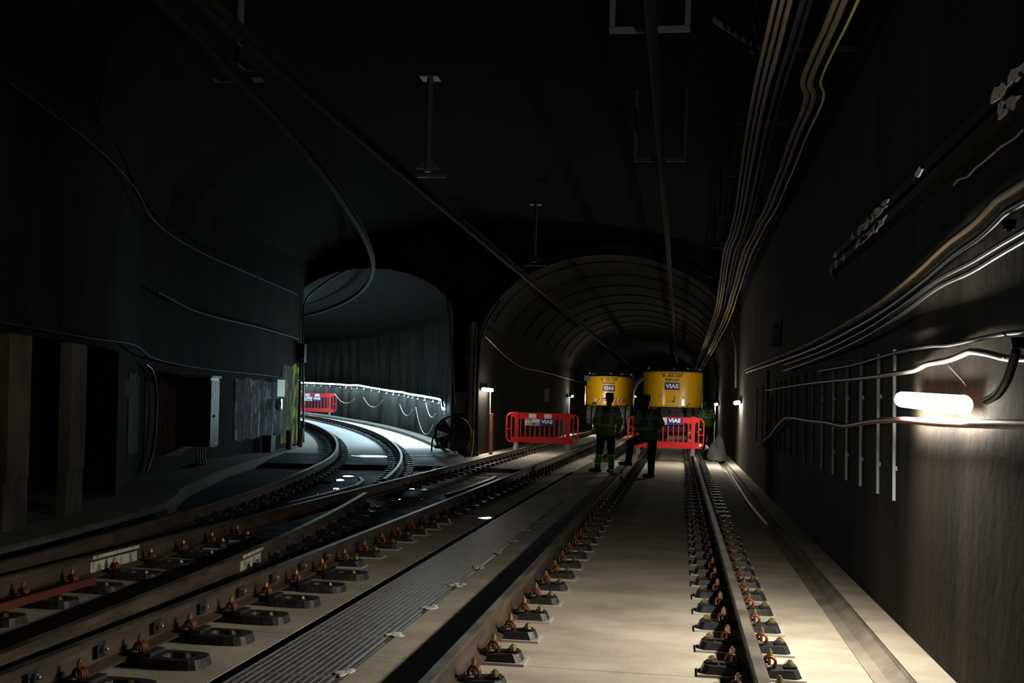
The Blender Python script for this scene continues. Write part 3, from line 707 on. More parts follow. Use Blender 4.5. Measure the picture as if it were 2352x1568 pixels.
# beige pipe bundles under the vault
def bundle(base, offs, label, group):
    for i, (dx, dz, mt, r) in enumerate(offs):
        pts = [p + Vector((dx, 0, dz + .012 * math.sin(2.2 * p.y + i))) for p in smooth_path(base, 5)]
        o = MB().tube(pts, r, 8).build('overhead_pipe', mt); tag(o, label[i], 'pipe', group)
b1 = [(.62, 3, 4.4), (.65, 8.07, 4.36), (.65, 9.13, 4.33), (.66, 10.52, 4.37), (.70, 12.82, 4.33), (.79, 16.43, 4.36), (.80, 18.5, 4.32), (.79, 20.98, 4.34), (.88, 26, 4.25), (.91, 29.3, 4.05), (.90, 35, 3.95), (.9, 60, 3.95), (.9, 100, 3.95)]
b2_ = [(1.03, 3, 4.38), (1.05, 8.1, 4.36), (1.04, 9.05, 4.35), (1.03, 10.05, 4.35), (1.12, 10.6, 4.34), (1.14, 12.42, 4.35), (1.17, 15.75, 4.33), (1.14, 18.42, 4.35), (1.10, 20.5, 4.30), (1.15, 25.16, 4.20), (1.13, 29.3, 3.9), (1.08, 35, 3.72), (1.08, 60, 3.7), (1.08, 100, 3.7)]
bundle(b1, [(-.06, 0, BEIGEC, .019), (-.005, .0, BEIGEC, .019), (.05, .0, BEIGEC, .022)], ['outermost pipe of the trio of beige pipes under the vault', 'middle pipe of the trio of beige pipes under the vault', 'thickest pipe of the trio of beige pipes under the vault'], 'trio of beige pipes')
bundle(b2_, [(-.035, 0, BEIGEC, .026), (.03, 0, BEIGEC, .028)], ['inner one of the two thick beige pipes under the vault', 'thick beige pipe next to the yellow cable under the vault'], 'pair of thick beige pipes')
bundle([Vector(p) + Vector((.12 if i < 8 else .095, 0, 0 if i < 8 else -.07)) for i, p in enumerate(b2_)], [(0, 0, YELC, .013)], ['thin yellow cable beside the thick beige pipes'], 'yellow overhead cable')
bundle([Vector(p) + Vector((.13, 0, -.03)) for p in b1], [(0, 0, DRKC, .022), (.06, .02, DRKC, .02)], ['dark pipe between the beige bundles, near the trio', 'dark pipe between the beige bundles, near the thick pair'], 'dark overhead pipes')
for y, z in ((9.6, 4.4), (12.0, 4.4), (14.6, 4.39), (17.6, 4.39), (21.0, 4.38), (25, 4.3)):
    x0 = .66; b = MB().box((x0 + .28, y, z + .075), (.86, .04, .03)).box((x0 - .12, y, z + .45), (.03, .04, .75)).box((x0 + .5, y, z + .3), (.03, .04, .45))
    tag(b.build('pipe_bracket', DRKC), 'dark hanging bracket over the beige pipe bundles', 'bracket', 'brackets of the beige pipe bundles')
MB().tube([atz(px, py, 5.3) for px, py in [(1640, 45), (1690, 78), (1755, 118)]], .03, 6).build('ceiling_crack_patch', BEIGEC, CEILO)
# thin cables along the sooty wall and over the branch mouth
def pcable(pts, r, mt, label, name='service_cable'):
    o = MB().tube(smooth_path(pts, 5), r, 6).build(name, mt); return tag(o, label, 'cable')
pcable([(-5.95, 9, 4.15), (-6.25, 11, 4.05), (-6.95, 13.2, 4.05), (-8.1, 16.2, 4.05), (-9.0, 20, 4.1), (-10.1, 27.5, 4.2), (-10.2, 28.6, 4.15)], .012, OLDC, 'thin pale cable sagging along the top of the sooty wall')
pcable([(-8.5, 17, 3.1), (-9.1, 20, 3.0), (-9.8, 25, 3.05), (-10.1, 28.3, 3.0)], .02, OLDC, 'black cable running half way up the sooty wall')
pcable([aty(px, py, 29.3) for px, py in [(697, 1016), (697, 900), (696, 760), (702, 690), (745, 650), (800, 618)]], .03, BLKC, 'black cable following the edge of the branch tunnel mouth')
pcable([(-5.9, 8, 2.05), (-6.2, 10.8, 2.0), (-7.0, 13.4, 2.05), (-8.5, 17, 2.0), (-9.2, 20.3, 1.95), (-9.85, 25.2, 1.95), (-10.1, 28.5, 1.9)], .016, OLDC, 'thin cable looping above the niches of the sooty wall')
pcable([aty(px, py, 29.3) for px, py in [(1002, 630), (1025, 680), (1035, 760), (1040, 860), (1045, 930)]], .03, BLKC, 'black cable running down the pier beside the round fan')
pcable([aty(px, py, 29.3) for px, py in [(1097, 1035), (1096, 930), (1098, 850), (1110, 760), (1150, 690)]], .04, DRKC, 'dark conduit following the edge of the main tunnel mouth')
pcable([(-5.32, 29.8, 3.25), (-5.34, 36, 2.7), (-5.36, 44, 2.72), (-5.36, 60, 2.7)], .018, GRYC, 'thin cable descending along the main tunnel wall')
pcable([(1.40, 29.0, 2.0), (1.39, 29.3, 3.0), (1.36, 29.6, 3.3), (1.31, 29.8, 3.48)], .03, BEIGEC, 'beige cable bending down from the pipe bundle at the tunnel mouth')

# ------------------------------------------------------------------ sooty wall fittings
GR = graffiti_mat('graffiti_paint', (.012, .012, .012), [(.34, .34, .39), (.02, .018, .026), (.12, .12, .15)], 1.1, .53)
GRY = graffiti_mat('graffiti_yellow', (.045, .045, .03), [(.26, .32, .01), (.03, .032, .012)], 1.2, .52)
def wall_x(y):
    for a, b in zip(WP[:-1], WP[1:]):
        if a.y <= y <= b.y: return a.x + (b.x - a.x) * (y - a.y) / (b.y - a.y)
    return WP[-1].x
def decal(y0, y1, z0, z1, mt, name='graffiti', e=.012, ny=8):
    b = MB(); vs = []
    for i in range(ny + 1):
        y = y0 + (y1 - y0) * i / ny
        j0, j1 = random.uniform(-.06, .06), random.uniform(-.06, .06)
        vs += [(wall_x(y) + e, y, z0 + j0), (wall_x(y) + e, y, z1 + j1), (wall_x(y) - .01, y, z0 + j0), (wall_x(y) - .01, y, z1 + j1)]
    b.add(vs, [f for i in range(ny) for f in ((4 * i, 4 * i + 4, 4 * i + 5, 4 * i + 1), (4 * i + 1, 4 * i + 5, 4 * i + 7, 4 * i + 3), (4 * i, 4 * i + 2, 4 * i + 6, 4 * i + 4))])
    return b.build(name, mt, WLEFT)
decal(23.3, 27.4, .45, 1.85, GR)
decal(15.2, 16.5, .5, 1.75, graffiti_mat('graffiti_dim', (.03, .028, .025), [(.10, .095, .095), (.03, .012, .01), (.04, .04, .05)], .9, .54))
decal(27.4, 29.3, .2, 2.3, GRY)
decal(17.0, 22.0, .35, 1.6, graffiti_mat('graffiti_rusty', (.028, .024, .02), [(.075, .03, .022), (.06, .055, .05)], 1.5, .56))
# equipment cabinet
p = Vector((wall_x(19.8) + .31, 19.8, 0)); t = thing('wall_cabinet', 'tall grey equipment cabinet hung on the sooty wall', 'cabinet', (p.x, p.y, .46), .1)
MB().box((0, 0, .65), (.56, .5, 1.3)).build('body', BLACK, t)
for s_ in (-1, 1): MB().box((.286, s_ * .122, .64), (.02, .235, 1.22)).build('door', CAB, t)
MB().box((.01, 0, 1.32), (.62, .55, .04)).build('lid', CAB, t)
for i in range(3): MB().box((.298, -.1, 1.0 - i * .035), (.012, .12, .012)).build('vent_slot', BLACK, t)
MB().box((.305, .0, .58), (.03, .1, .05)).build('handle', BLACK, t)
for i in range(4): tag(MB().tube(smooth_path([(p.x + .1 + .05 * i, p.y - .3, .43), (p.x + .12 + .05 * i, p.y - .32, .25), (p.x + .06 + .07 * i, p.y - .3, .14), (p.x - .1, p.y - .2 + .05 * i, .12)], 4), .016, 6).build('cabinet_cable', BLKC), 'black cable hanging out below the wall cabinet', 'cable', 'cables below the wall cabinet')
tag(MB().tube(smooth_path([(wall_x(16.6) + .08, 16.6, 1.9), (wall_x(17.2) + .09, 17.2, 1.75), (wall_x(17.5) + .09, 17.5, 1.2), (wall_x(17.3) + .09, 17.3, .5), (wall_x(16.9) + .08, 16.9, .15)], 5), .025, 7).build('wall_conduit', BLKC), 'thick black conduit bending down the wall beside the white graffiti', 'conduit')
tag(MB().box((wall_x(14.6) + .02, 14.6, 1.5), (.03, .22, .26)).build('notice_plate', mat('notice', (.13, .12, .10), .7)), 'small pale notice on the sooty wall before the niches', 'sign')
tag(MB().box((wall_x(25.6) + .2, 25.6, .29), (.22, .3, .36)).box((wall_x(25.6) + .2, 25.6, .485), (.25, .33, .03)).build('junction_box', BLACK), 'black junction box at the foot of the white graffiti', 'box')
rb_ = Matrix.Rotation(1.5, 3, 'Z')
tag(MB().box((-9.93, 26.6, 1.65), (.45, .02, .40), rot=rb_).box((-9.93, 26.6, 1.86), (.47, .03, .03), rot=rb_).build('white_board', OFFW), 'white board hung on the graffiti wall near the branch tunnel mouth', 'board')
tag(MB().box((-9.95, 26.55, 1.27), (.15, .12, .24)).sphere((-9.93, 26.5, 1.22), (.09, .09, .13), 9).build('foil_wrap', FOIL), 'crumpled silver foil bundle under the white board', 'foil')
for x, y, h, lab in ((-9.93, 27.3, .58, 'thicker dark red pipe stub at the branch tunnel mouth'), (-10.08, 28.6, .60, 'slimmer dark red pipe stub next to the trackside at the branch mouth')):
    tag(MB().cyl((x, y, .1), (x + (.03 if 'slim' in lab else 0), y, h), .075 if 'thick' in lab else .055, 12).torus((x, y, h), .06, .012, (0, 0, 1)).build('pipe_stub', REDPIPE), lab, 'pipe')
t = thing('signal_head', 'black signal head on a post at the branch tunnel mouth', 'signal', (-10.28, 29.0, .1))
MB().cyl((0, 0, 0), (0, 0, 2.3), .035, 8).build('post', DRKC, t); MB().box((.03, 0, 2.55), (.2, .18, .5)).build('head', BLACK, t)
for z in (2.4, 2.58, 2.75): MB().cyl((.03, -.09, z), (.03, -.15, z), .06, 10).build('hood', BLACK, t)
# ------------------------------------------------------------------ pier between the mouths
t = thing('drum_fan', 'large round drum fan on a tube stand in front of the pier', 'fan', (-5.92, 28.75, 0), .12)
MB().lathe([(.46, .16), (.50, .14), (.50, -.14), (.46, -.16), (.47, -.13), (.47, .13), (.46, .16)], (0, 0, .57), 'y', 36).build('drum', BLACK, t)
gd = MB()
for r in (.1, .2, .28, .36, .43): gd.torus((0, -.17, .57), r, .006, (0, 1, 0), 30, 5)
for i in range(6): a = math.pi * i / 6; gd.cyl((-.48 * math.cos(a), -.17, .57 - .48 * math.sin(a)), (.48 * math.cos(a), -.17, .57 + .48 * math.sin(a)), .006, 5)
gd.build('guard', BLACK, t)
MB().cyl((0, -.14, .57), (0, .1, .57), .1, 14).build('motor_hub', BLACK, t)
for i in range(5):
    a = 2 * math.pi * i / 5; b = MB(); c, s_ = math.cos(a), math.sin(a); vs = []
    for rr, w2, tw in ((.09, .06, .05), (.25, .12, .05), (.43, .17, .03)):
        for q in (-1, 1): vs.append((rr * c - q * w2 * s_, -.02 + q * tw, .57 + rr * s_ + q * w2 * c))
    b.add(vs, [(0, 1, 3, 2), (2, 3, 5, 4)]); b.build('blade', FANM, t)
MB().tube(smooth_path([(-.5, 0, .57), (-.56, 0, .35), (-.56, 0, .06), (-.52, 0, .025), (.52, 0, .025), (.56, 0, .06), (.56, 0, .35), (.5, 0, .57)], 4), .02, 8).build('stand', DRKC, t)
MB().tube([(-.55, .35, .025), (-.55, -.35, .025)], .02, 8).tube([(.55, .35, .025), (.55, -.35, .025)], .02, 8).build('stand_foot', DRKC, t)
o = decal_board = MB().box((-5.84, 29.42, 1.42), (.50, .03, .56)).build('painted_board', graffiti_mat('board_paint', (.16, .16, .11), [(.2, .2, .04), (.22, .22, .2)], 3.5, .5)); tag(o, 'yellowish painted board on the pier behind the round fan', 'board')
tag(MB().tube(smooth_path([(-5.27, 28.2, .72), (-5.28, 28.2, .4), (-5.30, 28.2, .15), (-5.32, 28.15, .02)], 4), .018, 6).build('yellow_cable', YELC), 'yellow cable hanging down beside the round fan', 'cable')
tag(MB().cyl((-5.18, 30.35, 0), (-5.18, 30.35, 1.12), .055, 12).torus((-5.18, 30.35, 1.13), .05, .014, (0, 0, 1)).build('wall_pipe', REDPIPE), 'tall red brown pipe standing below the tube lamp at the pier', 'pipe')
tag(MB().cyl((-5.22, 30.35, 1.1), (-5.23, 30.35, 1.74), .018, 8).build('lamp_riser', GRYC), 'thin pale riser between the red brown pipe and the tube lamp', 'pipe')
MB().box((-5.60, 29.42, .32), (.5, .12, .72)).build('pier_footing', COLM, WB)
MB().cyl((-5.62, 29.42, .05), (-5.62, 29.42, 3.6), .14, 14).build('pier_pilaster', COLM, WB)
tag(MB().cyl((-5.75, 28.3, .0), (-5.75, 28.3, .12), .06, 10).cyl((-5.75, 28.3, .12), (-5.75, 28.3, .16), .03, 8).build('dropped_can', ZINC), 'small shiny can on the floor before the round fan', 'can')

# ------------------------------------------------------------------ red barriers
def barrier(loc, rz, label, dx=0., dz=0., patches=True):
    t = thing('traffic_barrier', label, 'barrier', loc, rz, None)
    W, z0, z1 = 2.0, .18, 1.0; d = .05
    def rrect(x0, x1, za, zb, nm): MB().box(((x0 + x1) / 2, 0, (za + zb) / 2), (x1 - x0, d, zb - za)).build(nm, REDP, t)
    # solid rails, end loops, uprights and bars, each its own moulded piece
    MB().box((0, 0, .92), (1.56, d, .16)).build('top_rail', REDP, t)
    MB().box((0, 0, .26), (1.56, d, .16)).build('bottom_rail', REDP, t)
    for s_ in (-1, 1):
        MB().box((s_ * .715, 0, .59), (.10, d * 1.25, .86)).build('upright', REDP, t)
        MB().tube(smooth_path([(s_ * .74, 0, .985), (s_ * .88, 0, .975), (s_ * .965, 0, .91), (s_ * .985, 0, .8), (s_ * .985, 0, .36), (s_ * .965, 0, .26), (s_ * .88, 0, .20), (s_ * .74, 0, .19)], 4), .022, 8).build('end_loop', REDP, t)
        MB().box((s_ * .86, 0, .59), (.035, d * .8, .74)).build('end_bar', REDP, t)
        MB().box((s_ * .92, 0, .55), (.1, d * .7, .03)).build('end_web', REDP, t); MB().box((s_ * .8, 0, .93), (.12, d * .9, .10)).build('end_web', REDP, t); MB().box((s_ * .8, 0, .25), (.12, d * .9, .12)).build('end_web', REDP, t)
        MB().add([(s_ * .715 + a, b, c) for c, e in ((.18, .1), (.0, 1.)) for a, b in ((-.05, -.22 * e), (.05, -.22 * e), (.05, .22 * e), (-.05, .22 * e))], [(0, 1, 2, 3), (4, 7, 6, 5), (0, 4, 5, 1), (1, 5, 6, 2), (2, 6, 7, 3), (3, 7, 4, 0)]).build('foot', FEETG, t)
    for i in range(10):
        x = -.60 + 1.2 * i / 9
        MB().box((x, 0, .59), (.03, d * .7, .52)).build('bar', REDP, t)
    MB().box((-.07, -.034, .79), (.02, .004, .02)).build('rivet', REDP, t)
    MB().box((-.27 + dx, -.036, .745 + dz), (.41, .006, .18)).build('sign_panel', OFFW, t)
    MB().cyl((-.41 + dx, -.040, .81 + dz), (-.41 + dx, -.043, .81 + dz), .026, 14).build('red_dot', REDM, t); MB().box((-.325 + dx, -.041, .805 + dz), (.052, .004, .052)).build('blue_square', BLUE2, t)
    text('lettering', 'COMSA', .10, LETTERG, t, (-.25 + dx, -.041, .70 + dz), sx=1.0, bold=.001, extrude=.002)
    MB().box((.14 + dx, -.036, .745 + dz), (.41, .006, .18)).build('sign_panel', BLUE, t)
    text('lettering', 'VIAS', .135, LETTER, t, (.135 + dx, -.041, .765 + dz), sx=1.15, bold=.006, extrude=.002)
    if patches:
        for x in (-.27, .155): MB().box((x, -.031, .915), (.21, .006, .125)).build('reflective_patch', OFFW, t)
    return t
barrier((-3.735, 30.2, .19), 0.0, 'red plastic barrier with white and blue signs across the turnout track')
barrier((-.36, 29.5, .19), 0.0, 'red plastic barrier with blue sign across the plain track behind the workers', .09, .14, False)
barrier((-16.02, 47.0, zg(47.0) + .19), .32, 'red plastic barrier with signs across the curved track in the branch tunnel')

# ------------------------------------------------------------------ rail excavators
def excavator(x, y, label, w, ztop, zbot, num, striped):
    t = thing('rail_excavator', label, 'excavator', (x, y, ZR))
    zt, zb = ztop - ZR, zbot - ZR
    def ry(u): return (.95 if striped else .5) * abs(2 * u / w) ** (2.2 if striped else 2.8)
    b = MB(); lv = [(zb, .93, .05), (zb + .07, .97, .0), (zt - .05, 1, 0), (zt, .985, .03)]; n = 24; vs = []
    for z, sx, dy in lv:
        for i in range(n + 1): u = -w / 2 + w * i / n; vs.append((u * sx, ry(u) + dy, z))
        vs += [(w / 2 * sx, 1.7, z), (-w / 2 * sx, 1.7, z)]
    q = n + 3
    b.add(vs, [(r * q + i, r * q + (i + 1) % q, (r + 1) * q + (i + 1) % q, (r + 1) * q + i) for r in range(3) for i in range(q)] + [tuple(range(q - 1, -1, -1)), tuple(range(3 * q, 4 * q))], 0, False)
    b.build('counterweight', YEL, t)
    k = w / 2.48
    def patch(u0, u1, z0, z1, mt, nm, e=.008, sh=0.):
        mb = MB(); vs = []; nn = 6
        for i in range(nn + 1):
            u = u0 + (u1 - u0) * i / nn
            for z, s2 in ((z0, 0), (z1, sh)): uu = u + s2; vs.append((uu, ry(uu) - e, z))
            for z, s2 in ((z0, 0), (z1, sh)): uu = u + s2; vs.append((uu, ry(uu) + .004, z))
        mb.add(vs, [f for i in range(nn) for f in ((4 * i, 4 * i + 4, 4 * i + 5, 4 * i + 1), (4 * i + 1, 4 * i + 5, 4 * i + 7, 4 * i + 3), (4 * i, 4 * i + 2, 4 * i + 6, 4 * i + 4))] + [(0, 1, 3, 2), (4 * nn, 4 * nn + 2, 4 * nn + 3, 4 * nn + 1)])
        return mb.build(nm, mt, t)
    H = zt - zb; sc = H / 1.45; c0 = -.02
    # maker's mark: slanted V and overlined block letters
    text('lettering', 'V', .26 * sc, LETTERK, t, (c0 - .34 * sc, -.012, zt - .17 * sc), sx=1.0, bold=.004, extrude=.006, bend=ry)
    text('lettering', 'AIA CAR', .15 * sc, LETTERK, t, (c0 + .10 * sc, -.012, zt - .18 * sc), sx=1.05, bold=.002, extrude=.006, shear=.25, bend=ry)
    patch(c0 - .18 * sc, c0 + .48 * sc, zt - .096 * sc, zt - .07 * sc, LETTERK, 'mark_bar', .012)
    text('lettering', 'RailForce%d' % num, .135 * sc, LETTERK, t, (c0, -.012, zt - .34 * sc), sx=1.0, bold=.002, extrude=.006, bend=ry)
    patch(c0 - .30 * sc, c0 + .30 * sc, zt - .75 * sc, zt - .45 * sc, BLUE, 'sign_panel', .008)
    text('lettering', 'VIAS', .23 * sc, LETTER, t, (c0, -.016, zt - .60 * sc), sx=1.12, bold=.010, extrude=.004, bend=ry)
    if striped:
        patch(-.78, .78, zb + .21, zb + .36, OFFW, 'hazard_panel')
        for i in range(9):
            u = -.80 + i * .18
            if -.75 < u < .68: patch(u, u + .085, zb + .21, zb + .36, REDM, 'hazard_stripe', .012, .09)
        patch(-.20, -.12, zb + .07, zb + .21, REDM, 'hazard_stripe', .012, .08); patch(-.12, -.04, zb + .05, zb + .21, OFFW, 'hazard_stripe', .010, .08)
        patch(.26, .34, zb + .07, zb + .21, REDM, 'hazard_stripe', .012, .08)
        patch(-.70, -.63, zb + .03, zb + .17, DBLUE, 'slanted_bar', .01, -.05)
        patch(-.88, -.75, zb + .05, zb + .15, LETTERK, 'number_mark', .01)
        MB().box((-w / 2 + .02, .75, zt - .11), (.25, .3, .26)).build('blue_panel', DBLUE, t)
        MB().box((-w / 2 - .03, .95, zb + .5), (.06, .5, 1.0)).build('side_door', YEL, t)
    else:
        for u in (-.46, .46):
            MB().torus((u, ry(u) - .01, zb + .42), .05, .011, (0, 1, 0), 18, 6).build('round_sticker', OFFW, t)
            MB().cyl((u, ry(u) - .006, zb + .42), (u, ry(u) - .014, zb + .42), .022, 10).build('sticker_arrow', LETTERK, t)
        MB().box((.09, -.012, zb + .33), (.035, .02, .24)).build('latch_bar', LETTERK, t); MB().box((.03, -.012, zb + .24), (.09, .02, .06)).build('latch', LETTERK, t)
        patch(.60, .65, zb + .03, zb + .18, DBLUE, 'slanted_bar', .01, .07)
        for u, w2 in ((-.19, .03), (-.06, .035), (.27, .11)): patch(u, u + w2, zb + .02, zb + .16, OFFW, 'painted_reflection', .01)  # white patches painted on as lamp reflections in the glossy lower edge
    # engine deck, cab, boom
    MB().box((.1, 1.9, zt + .06), (w * .86, 2.2, .14)).build('engine_deck', BLACK, t)
    cb = MB().box((-w * .28, 2.6, zt - .1), (w * .36, 1.5, .5)).build('cab', BLACK, t); MB().box((-w * .28, 1.84, zt - .05), (w * .30, .02, .3)).build('window_pane', GLASS, cb)
    MB().tube([(.25, 2.6, zt - .2), (.25, 4.2, zt + .05), (.25, 6.2, zt - .5)], .2, 6).build('boom', YEL, t)
    MB().tube([(-w * .42, .5, zt), (-w * .42, .5, zt + .16), (w * .42, .5, zt + .16), (w * .42, .5, zt)], .015, 6).build('handrail', BLACK, t)
    for u in (-.42, .02, .25): MB().box((u * w, .45, zt + .14), (.08, .06, .06)).build('work_light', ZINC, t)
    MB().box((w * .44, .55, zt + .12), (.1, .07, .1)).build('beacon', BLUE2, t)
    # undercarriage
    MB().box((0, 1.6, zb - .14), (.9, 2.4, .22)).build('turntable', BLACK, t)
    MB().box((0, 1.6, zb - .42), (1.0, 3.4, .34)).build('chassis', BLACK, t)
    for ya in (.55, 3.0):
        MB().cyl((-.8, ya, zb - .50), (.8, ya, zb - .50), .09, 10).build('axle', BLACK, t)
        for u in (-1.02, -.73, .73, 1.02):
            ty = MB().lathe([(.20, -.11), (.40, -.13), (.46, -.10), (.47, 0), (.46, .10), (.40, .13), (.20, .11)], (u * k, ya, zb - .50), 'x', 24).build('tyre', RUBBER, t)
            MB().cyl((u * k - .09, ya, zb - .50), (u * k + .09, ya, zb - .50), .21, 14).build('wheel_rim', ZINC, ty)
            tr = MB()
            for j in range(20):
                a = 2 * math.pi * j / 20; tr.box((u * k, ya + .47 * math.cos(a), zb - .50 + .47 * math.sin(a)), (.2, .05, .05), rot=Matrix.Rotation(a, 3, 'X'))
            tr.build('tread', RUBBER, ty)
    for ya in (-.1, 3.7):
        MB().box((0, ya + .15, .36), (1.2, .2, .24)).build('rail_bogie', BLACK, t)
        for s_ in (-1, 1): MB().cyl((s_ * .71, ya + .15, .2), (s_ * .80, ya + .15, .2), .2, 18).cyl((s_ * .68, ya + .15, .2), (s_ * .705, ya + .15, .2), .225, 18).build('rail_wheel', ZINC, t)
    MB().cyl((0, .2, zb - .1), (0, .2, zb - .35), .03, 8).build('hitch_pin', REDPIPE, t)
    return t
excavator(-3.64, 57, 'yellow rail excavator with red and white hazard stripes on its rear', 2.48, 2.99, 1.47, 6, True)
excavator(-.335, 47, 'yellow rail excavator with round stickers on its rear, next to the lamp post', 2.48, 2.97, 1.47, 7, False)

# ------------------------------------------------------------------ workers
def remesh(mb, name, mats, voxel, zone, parent=None, smooth_it=6):
    tmp = mb.build('tmp', mats)
    md = tmp.modifiers.new('r', 'REMESH'); md.mode = 'VOXEL'; md.voxel_size = voxel
    s2 = tmp.modifiers.new('s', 'SMOOTH'); s2.factor = .5; s2.iterations = smooth_it
    dg = bpy.context.evaluated_depsgraph_get(); me = bpy.data.meshes.new_from_object(tmp.evaluated_get(dg))
    bpy.data.objects.remove(tmp); me.name = name; me.materials.clear()
    for x in mats: me.materials.append(x)
    for pl in me.polygons: pl.material_index = zone(pl.center); pl.use_smooth = True
    return link(name, me, parent)
def limb(mb, pts, rad):
    """closed tapered tube with rounded ends"""
    pts = [Vector(p) for p in pts]
    mb.tube(pts, list(rad), 12)
    for p, r in zip(pts, rad): mb.sphere(p, r * .99, 10)
def worker(label, base, J, f, hat, bands, hold=None):
    """J: joints in world metres; f: facing direction. One continuous body, jacket and headgear as children."""
    f = Vector(f).normalized(); lat = Vector((-f.y, f.x, 0)); t = thing('person', label, 'person', base)
    o = Vector(base); V = lambda p: Vector(p) - o
    hip, chest, neck, head = V(J['hip']), V(J['chest']), V(J['neck']), V(J['head'])
    def ell(mb, c, a, b2, h, n=16):     # ellipsoid aligned to the body
        vs = []
        for i in range(n + 1):
            th = math.pi * i / n
            for k2 in range(n):
                ph = 2 * math.pi * k2 / n
                vs.append(c + lat * (math.sin(th) * math.cos(ph) * a) + f * (math.sin(th) * math.sin(ph) * b2) + UP * (math.cos(th) * h))
        mb.add(vs, [(i * n + k2, (i + 1) * n + k2, (i + 1) * n + (k2 + 1) % n, i * n + (k2 + 1) % n) for i in range(n) for k2 in range(n)], 0, True)
    B = MB()
    ell(B, hip + UP * .02, .165, .115, .15); ell(B, hip.lerp(chest, .5), .15, .10, .22); ell(B, chest, .17, .11, .2)
    limb(B, [chest + UP * .12, neck, head - UP * .05], [.085, .058, .056])
    ell(B, head + UP * .01, .076, .095, .118); ell(B, head - UP * .06 + f * .025, .056, .066, .062)       # cranium and jaw
    ell(B, head + f * .098 - UP * .015, .014, .022, .026)                                                   # nose
    ell(B, head + f * .083 + UP * .028, .055, .014, .012)                                                   # brow
    ell(B, head + f * .082 - UP * .058, .026, .012, .010)                                                   # lips
    for s_ in (-1, 1):
        ell(B, head + lat * (s_ * .079) - UP * .005, .012, .024, .034)                                      # ears
        ell(B, head + lat * (s_ * .030) + f * .086 + UP * .008, .013, .008, .008)                           # eyes
    for sd in ('l', 'r'):
        H_, K, A = V(J['hip_' + sd]), V(J['knee_' + sd]), V(J['ank_' + sd]); toe = Vector(J['toe_' + sd])
        limb(B, [H_, H_.lerp(K, .5), K, K.lerp(A, .35), A], [.105, .097, .082, .079, .066])
        td = toe.normalized(); sole = A - UP * .055
        limb(B, [A + UP * .06, A, sole - td * .02], [.058, .055, .05])
        limb(B, [sole - td * .05, sole + td * .06, sole + td * .14, sole + td * .175], [.045, .048, .045, .036])
        S_, E, W_ = V(J['sh_' + sd]), V(J['el_' + sd]), V(J['wr_' + sd])
        limb(B, [chest + UP * .12, S_, E, E.lerp(W_, .4), W_], [.07, .06, .045, .043, .030])
        hd = (W_ - E).normalized(); sidev = hd.cross(f).normalized() if abs(hd.dot(f)) < .95 else lat
        pn = hd.cross(sidev).normalized()
        palm = W_ + hd * .055
        for c_, s2 in ((0, 1),): limb(B, [W_, palm], [.028, .034])
        for i, (L, sp) in enumerate(((.075, -.026), (.085, -.009), (.08, .009), (.062, .026))):
            p0 = palm + sidev * sp; p1 = p0 + hd * (L * .55) + pn * .008; p2 = p1 + hd * (L * .35) + pn * .03
            limb(B, [p0, p1, p2], [.0115, .0105, .009])
        p0 = W_ + hd * .03 - sidev * .028; limb(B, [p0, p0 - sidev * .024 + hd * .025, p0 - sidev * .03 + hd * .055 + pn * .012], [.013, .011, .009])
    zan = {sd: V(J['ank_' + sd]) for sd in 'lr'}; zkn = {sd: V(J['knee_' + sd]) for sd in 'lr'}
    hz = head.z
    def zone(c):
        c = Vector(c)
        if c.z > neck.z - .02: return 4 if (c.z > hz + .03 and (c - head).dot(f) < .05) or (c - head).dot(f) < -.045 and c.z > hz - .05 else 0
        best = None
        for sd in 'lr':
            W_ = V(J['wr_' + sd])
            if (c - W_).length < .17 and (c - V(J['el_' + sd])).length > (W_ - V(J['el_' + sd])).length - .03: return 0
            ax = zkn[sd] - zan[sd]; tt = (c - zan[sd]).dot(ax) / ax.length_squared; dd = (c - zan[sd] - ax * tt).length
            if -.6 < tt < 1.05 and dd < .32 and (best is None or dd < best[0]): best = (dd, tt)
        if best and best[1] < 1.0:
            tt = best[1]
            if tt < .16: return 2
            if bands:
                if .20 < tt < .30 or .72 < tt < .82: return 3
                if .30 <= tt <= .72: return 5
        return 1
    remesh(B, 'body', [SKIN, NAVY, BOOT, SILV, HAIR, HIVIS], .0095, zone, t, 4)
    # jacket
    Jk = MB(); hem = J['hem'] - o.z
    n = 18; lev = [(hem, .225, .155, hip), (hem + .12, .215, .15, hip), ((hem + chest.z) / 2, .205, .148, hip.lerp(chest, .5)), (chest.z, .215, .15, chest), (chest.z + .12, .20, .125, chest), (neck.z - .03, .105, .09, neck)]
    vs = []
    for z, a, b2, c in lev:
        for i in range(n):
            ph = 2 * math.pi * i / n; q = Vector((c.x, c.y, z)) + lat * (math.cos(ph) * a) + f * (math.sin(ph) * b2); vs.append(q)
    Jk.add(vs, [(r * n + i, r * n + (i + 1) % n, (r + 1) * n + (i + 1) % n, (r + 1) * n + i) for r in range(len(lev) - 1) for i in range(n)] + [tuple(range(n - 1, -1, -1)), tuple(range((len(lev) - 1) * n, len(lev) * n))])
    for sd in 'lr':
        S_, E, W_ = V(J['sh_' + sd]), V(J['el_' + sd]), V(J['wr_' + sd])
        limb(Jk, [chest + UP * .1, S_, S_.lerp(E, .5), E, E.lerp(W_, .8)], [.11, .088, .078, .068, .06])
    zw, zc = J['waist'] - o.z, J['chestband'] - o.z
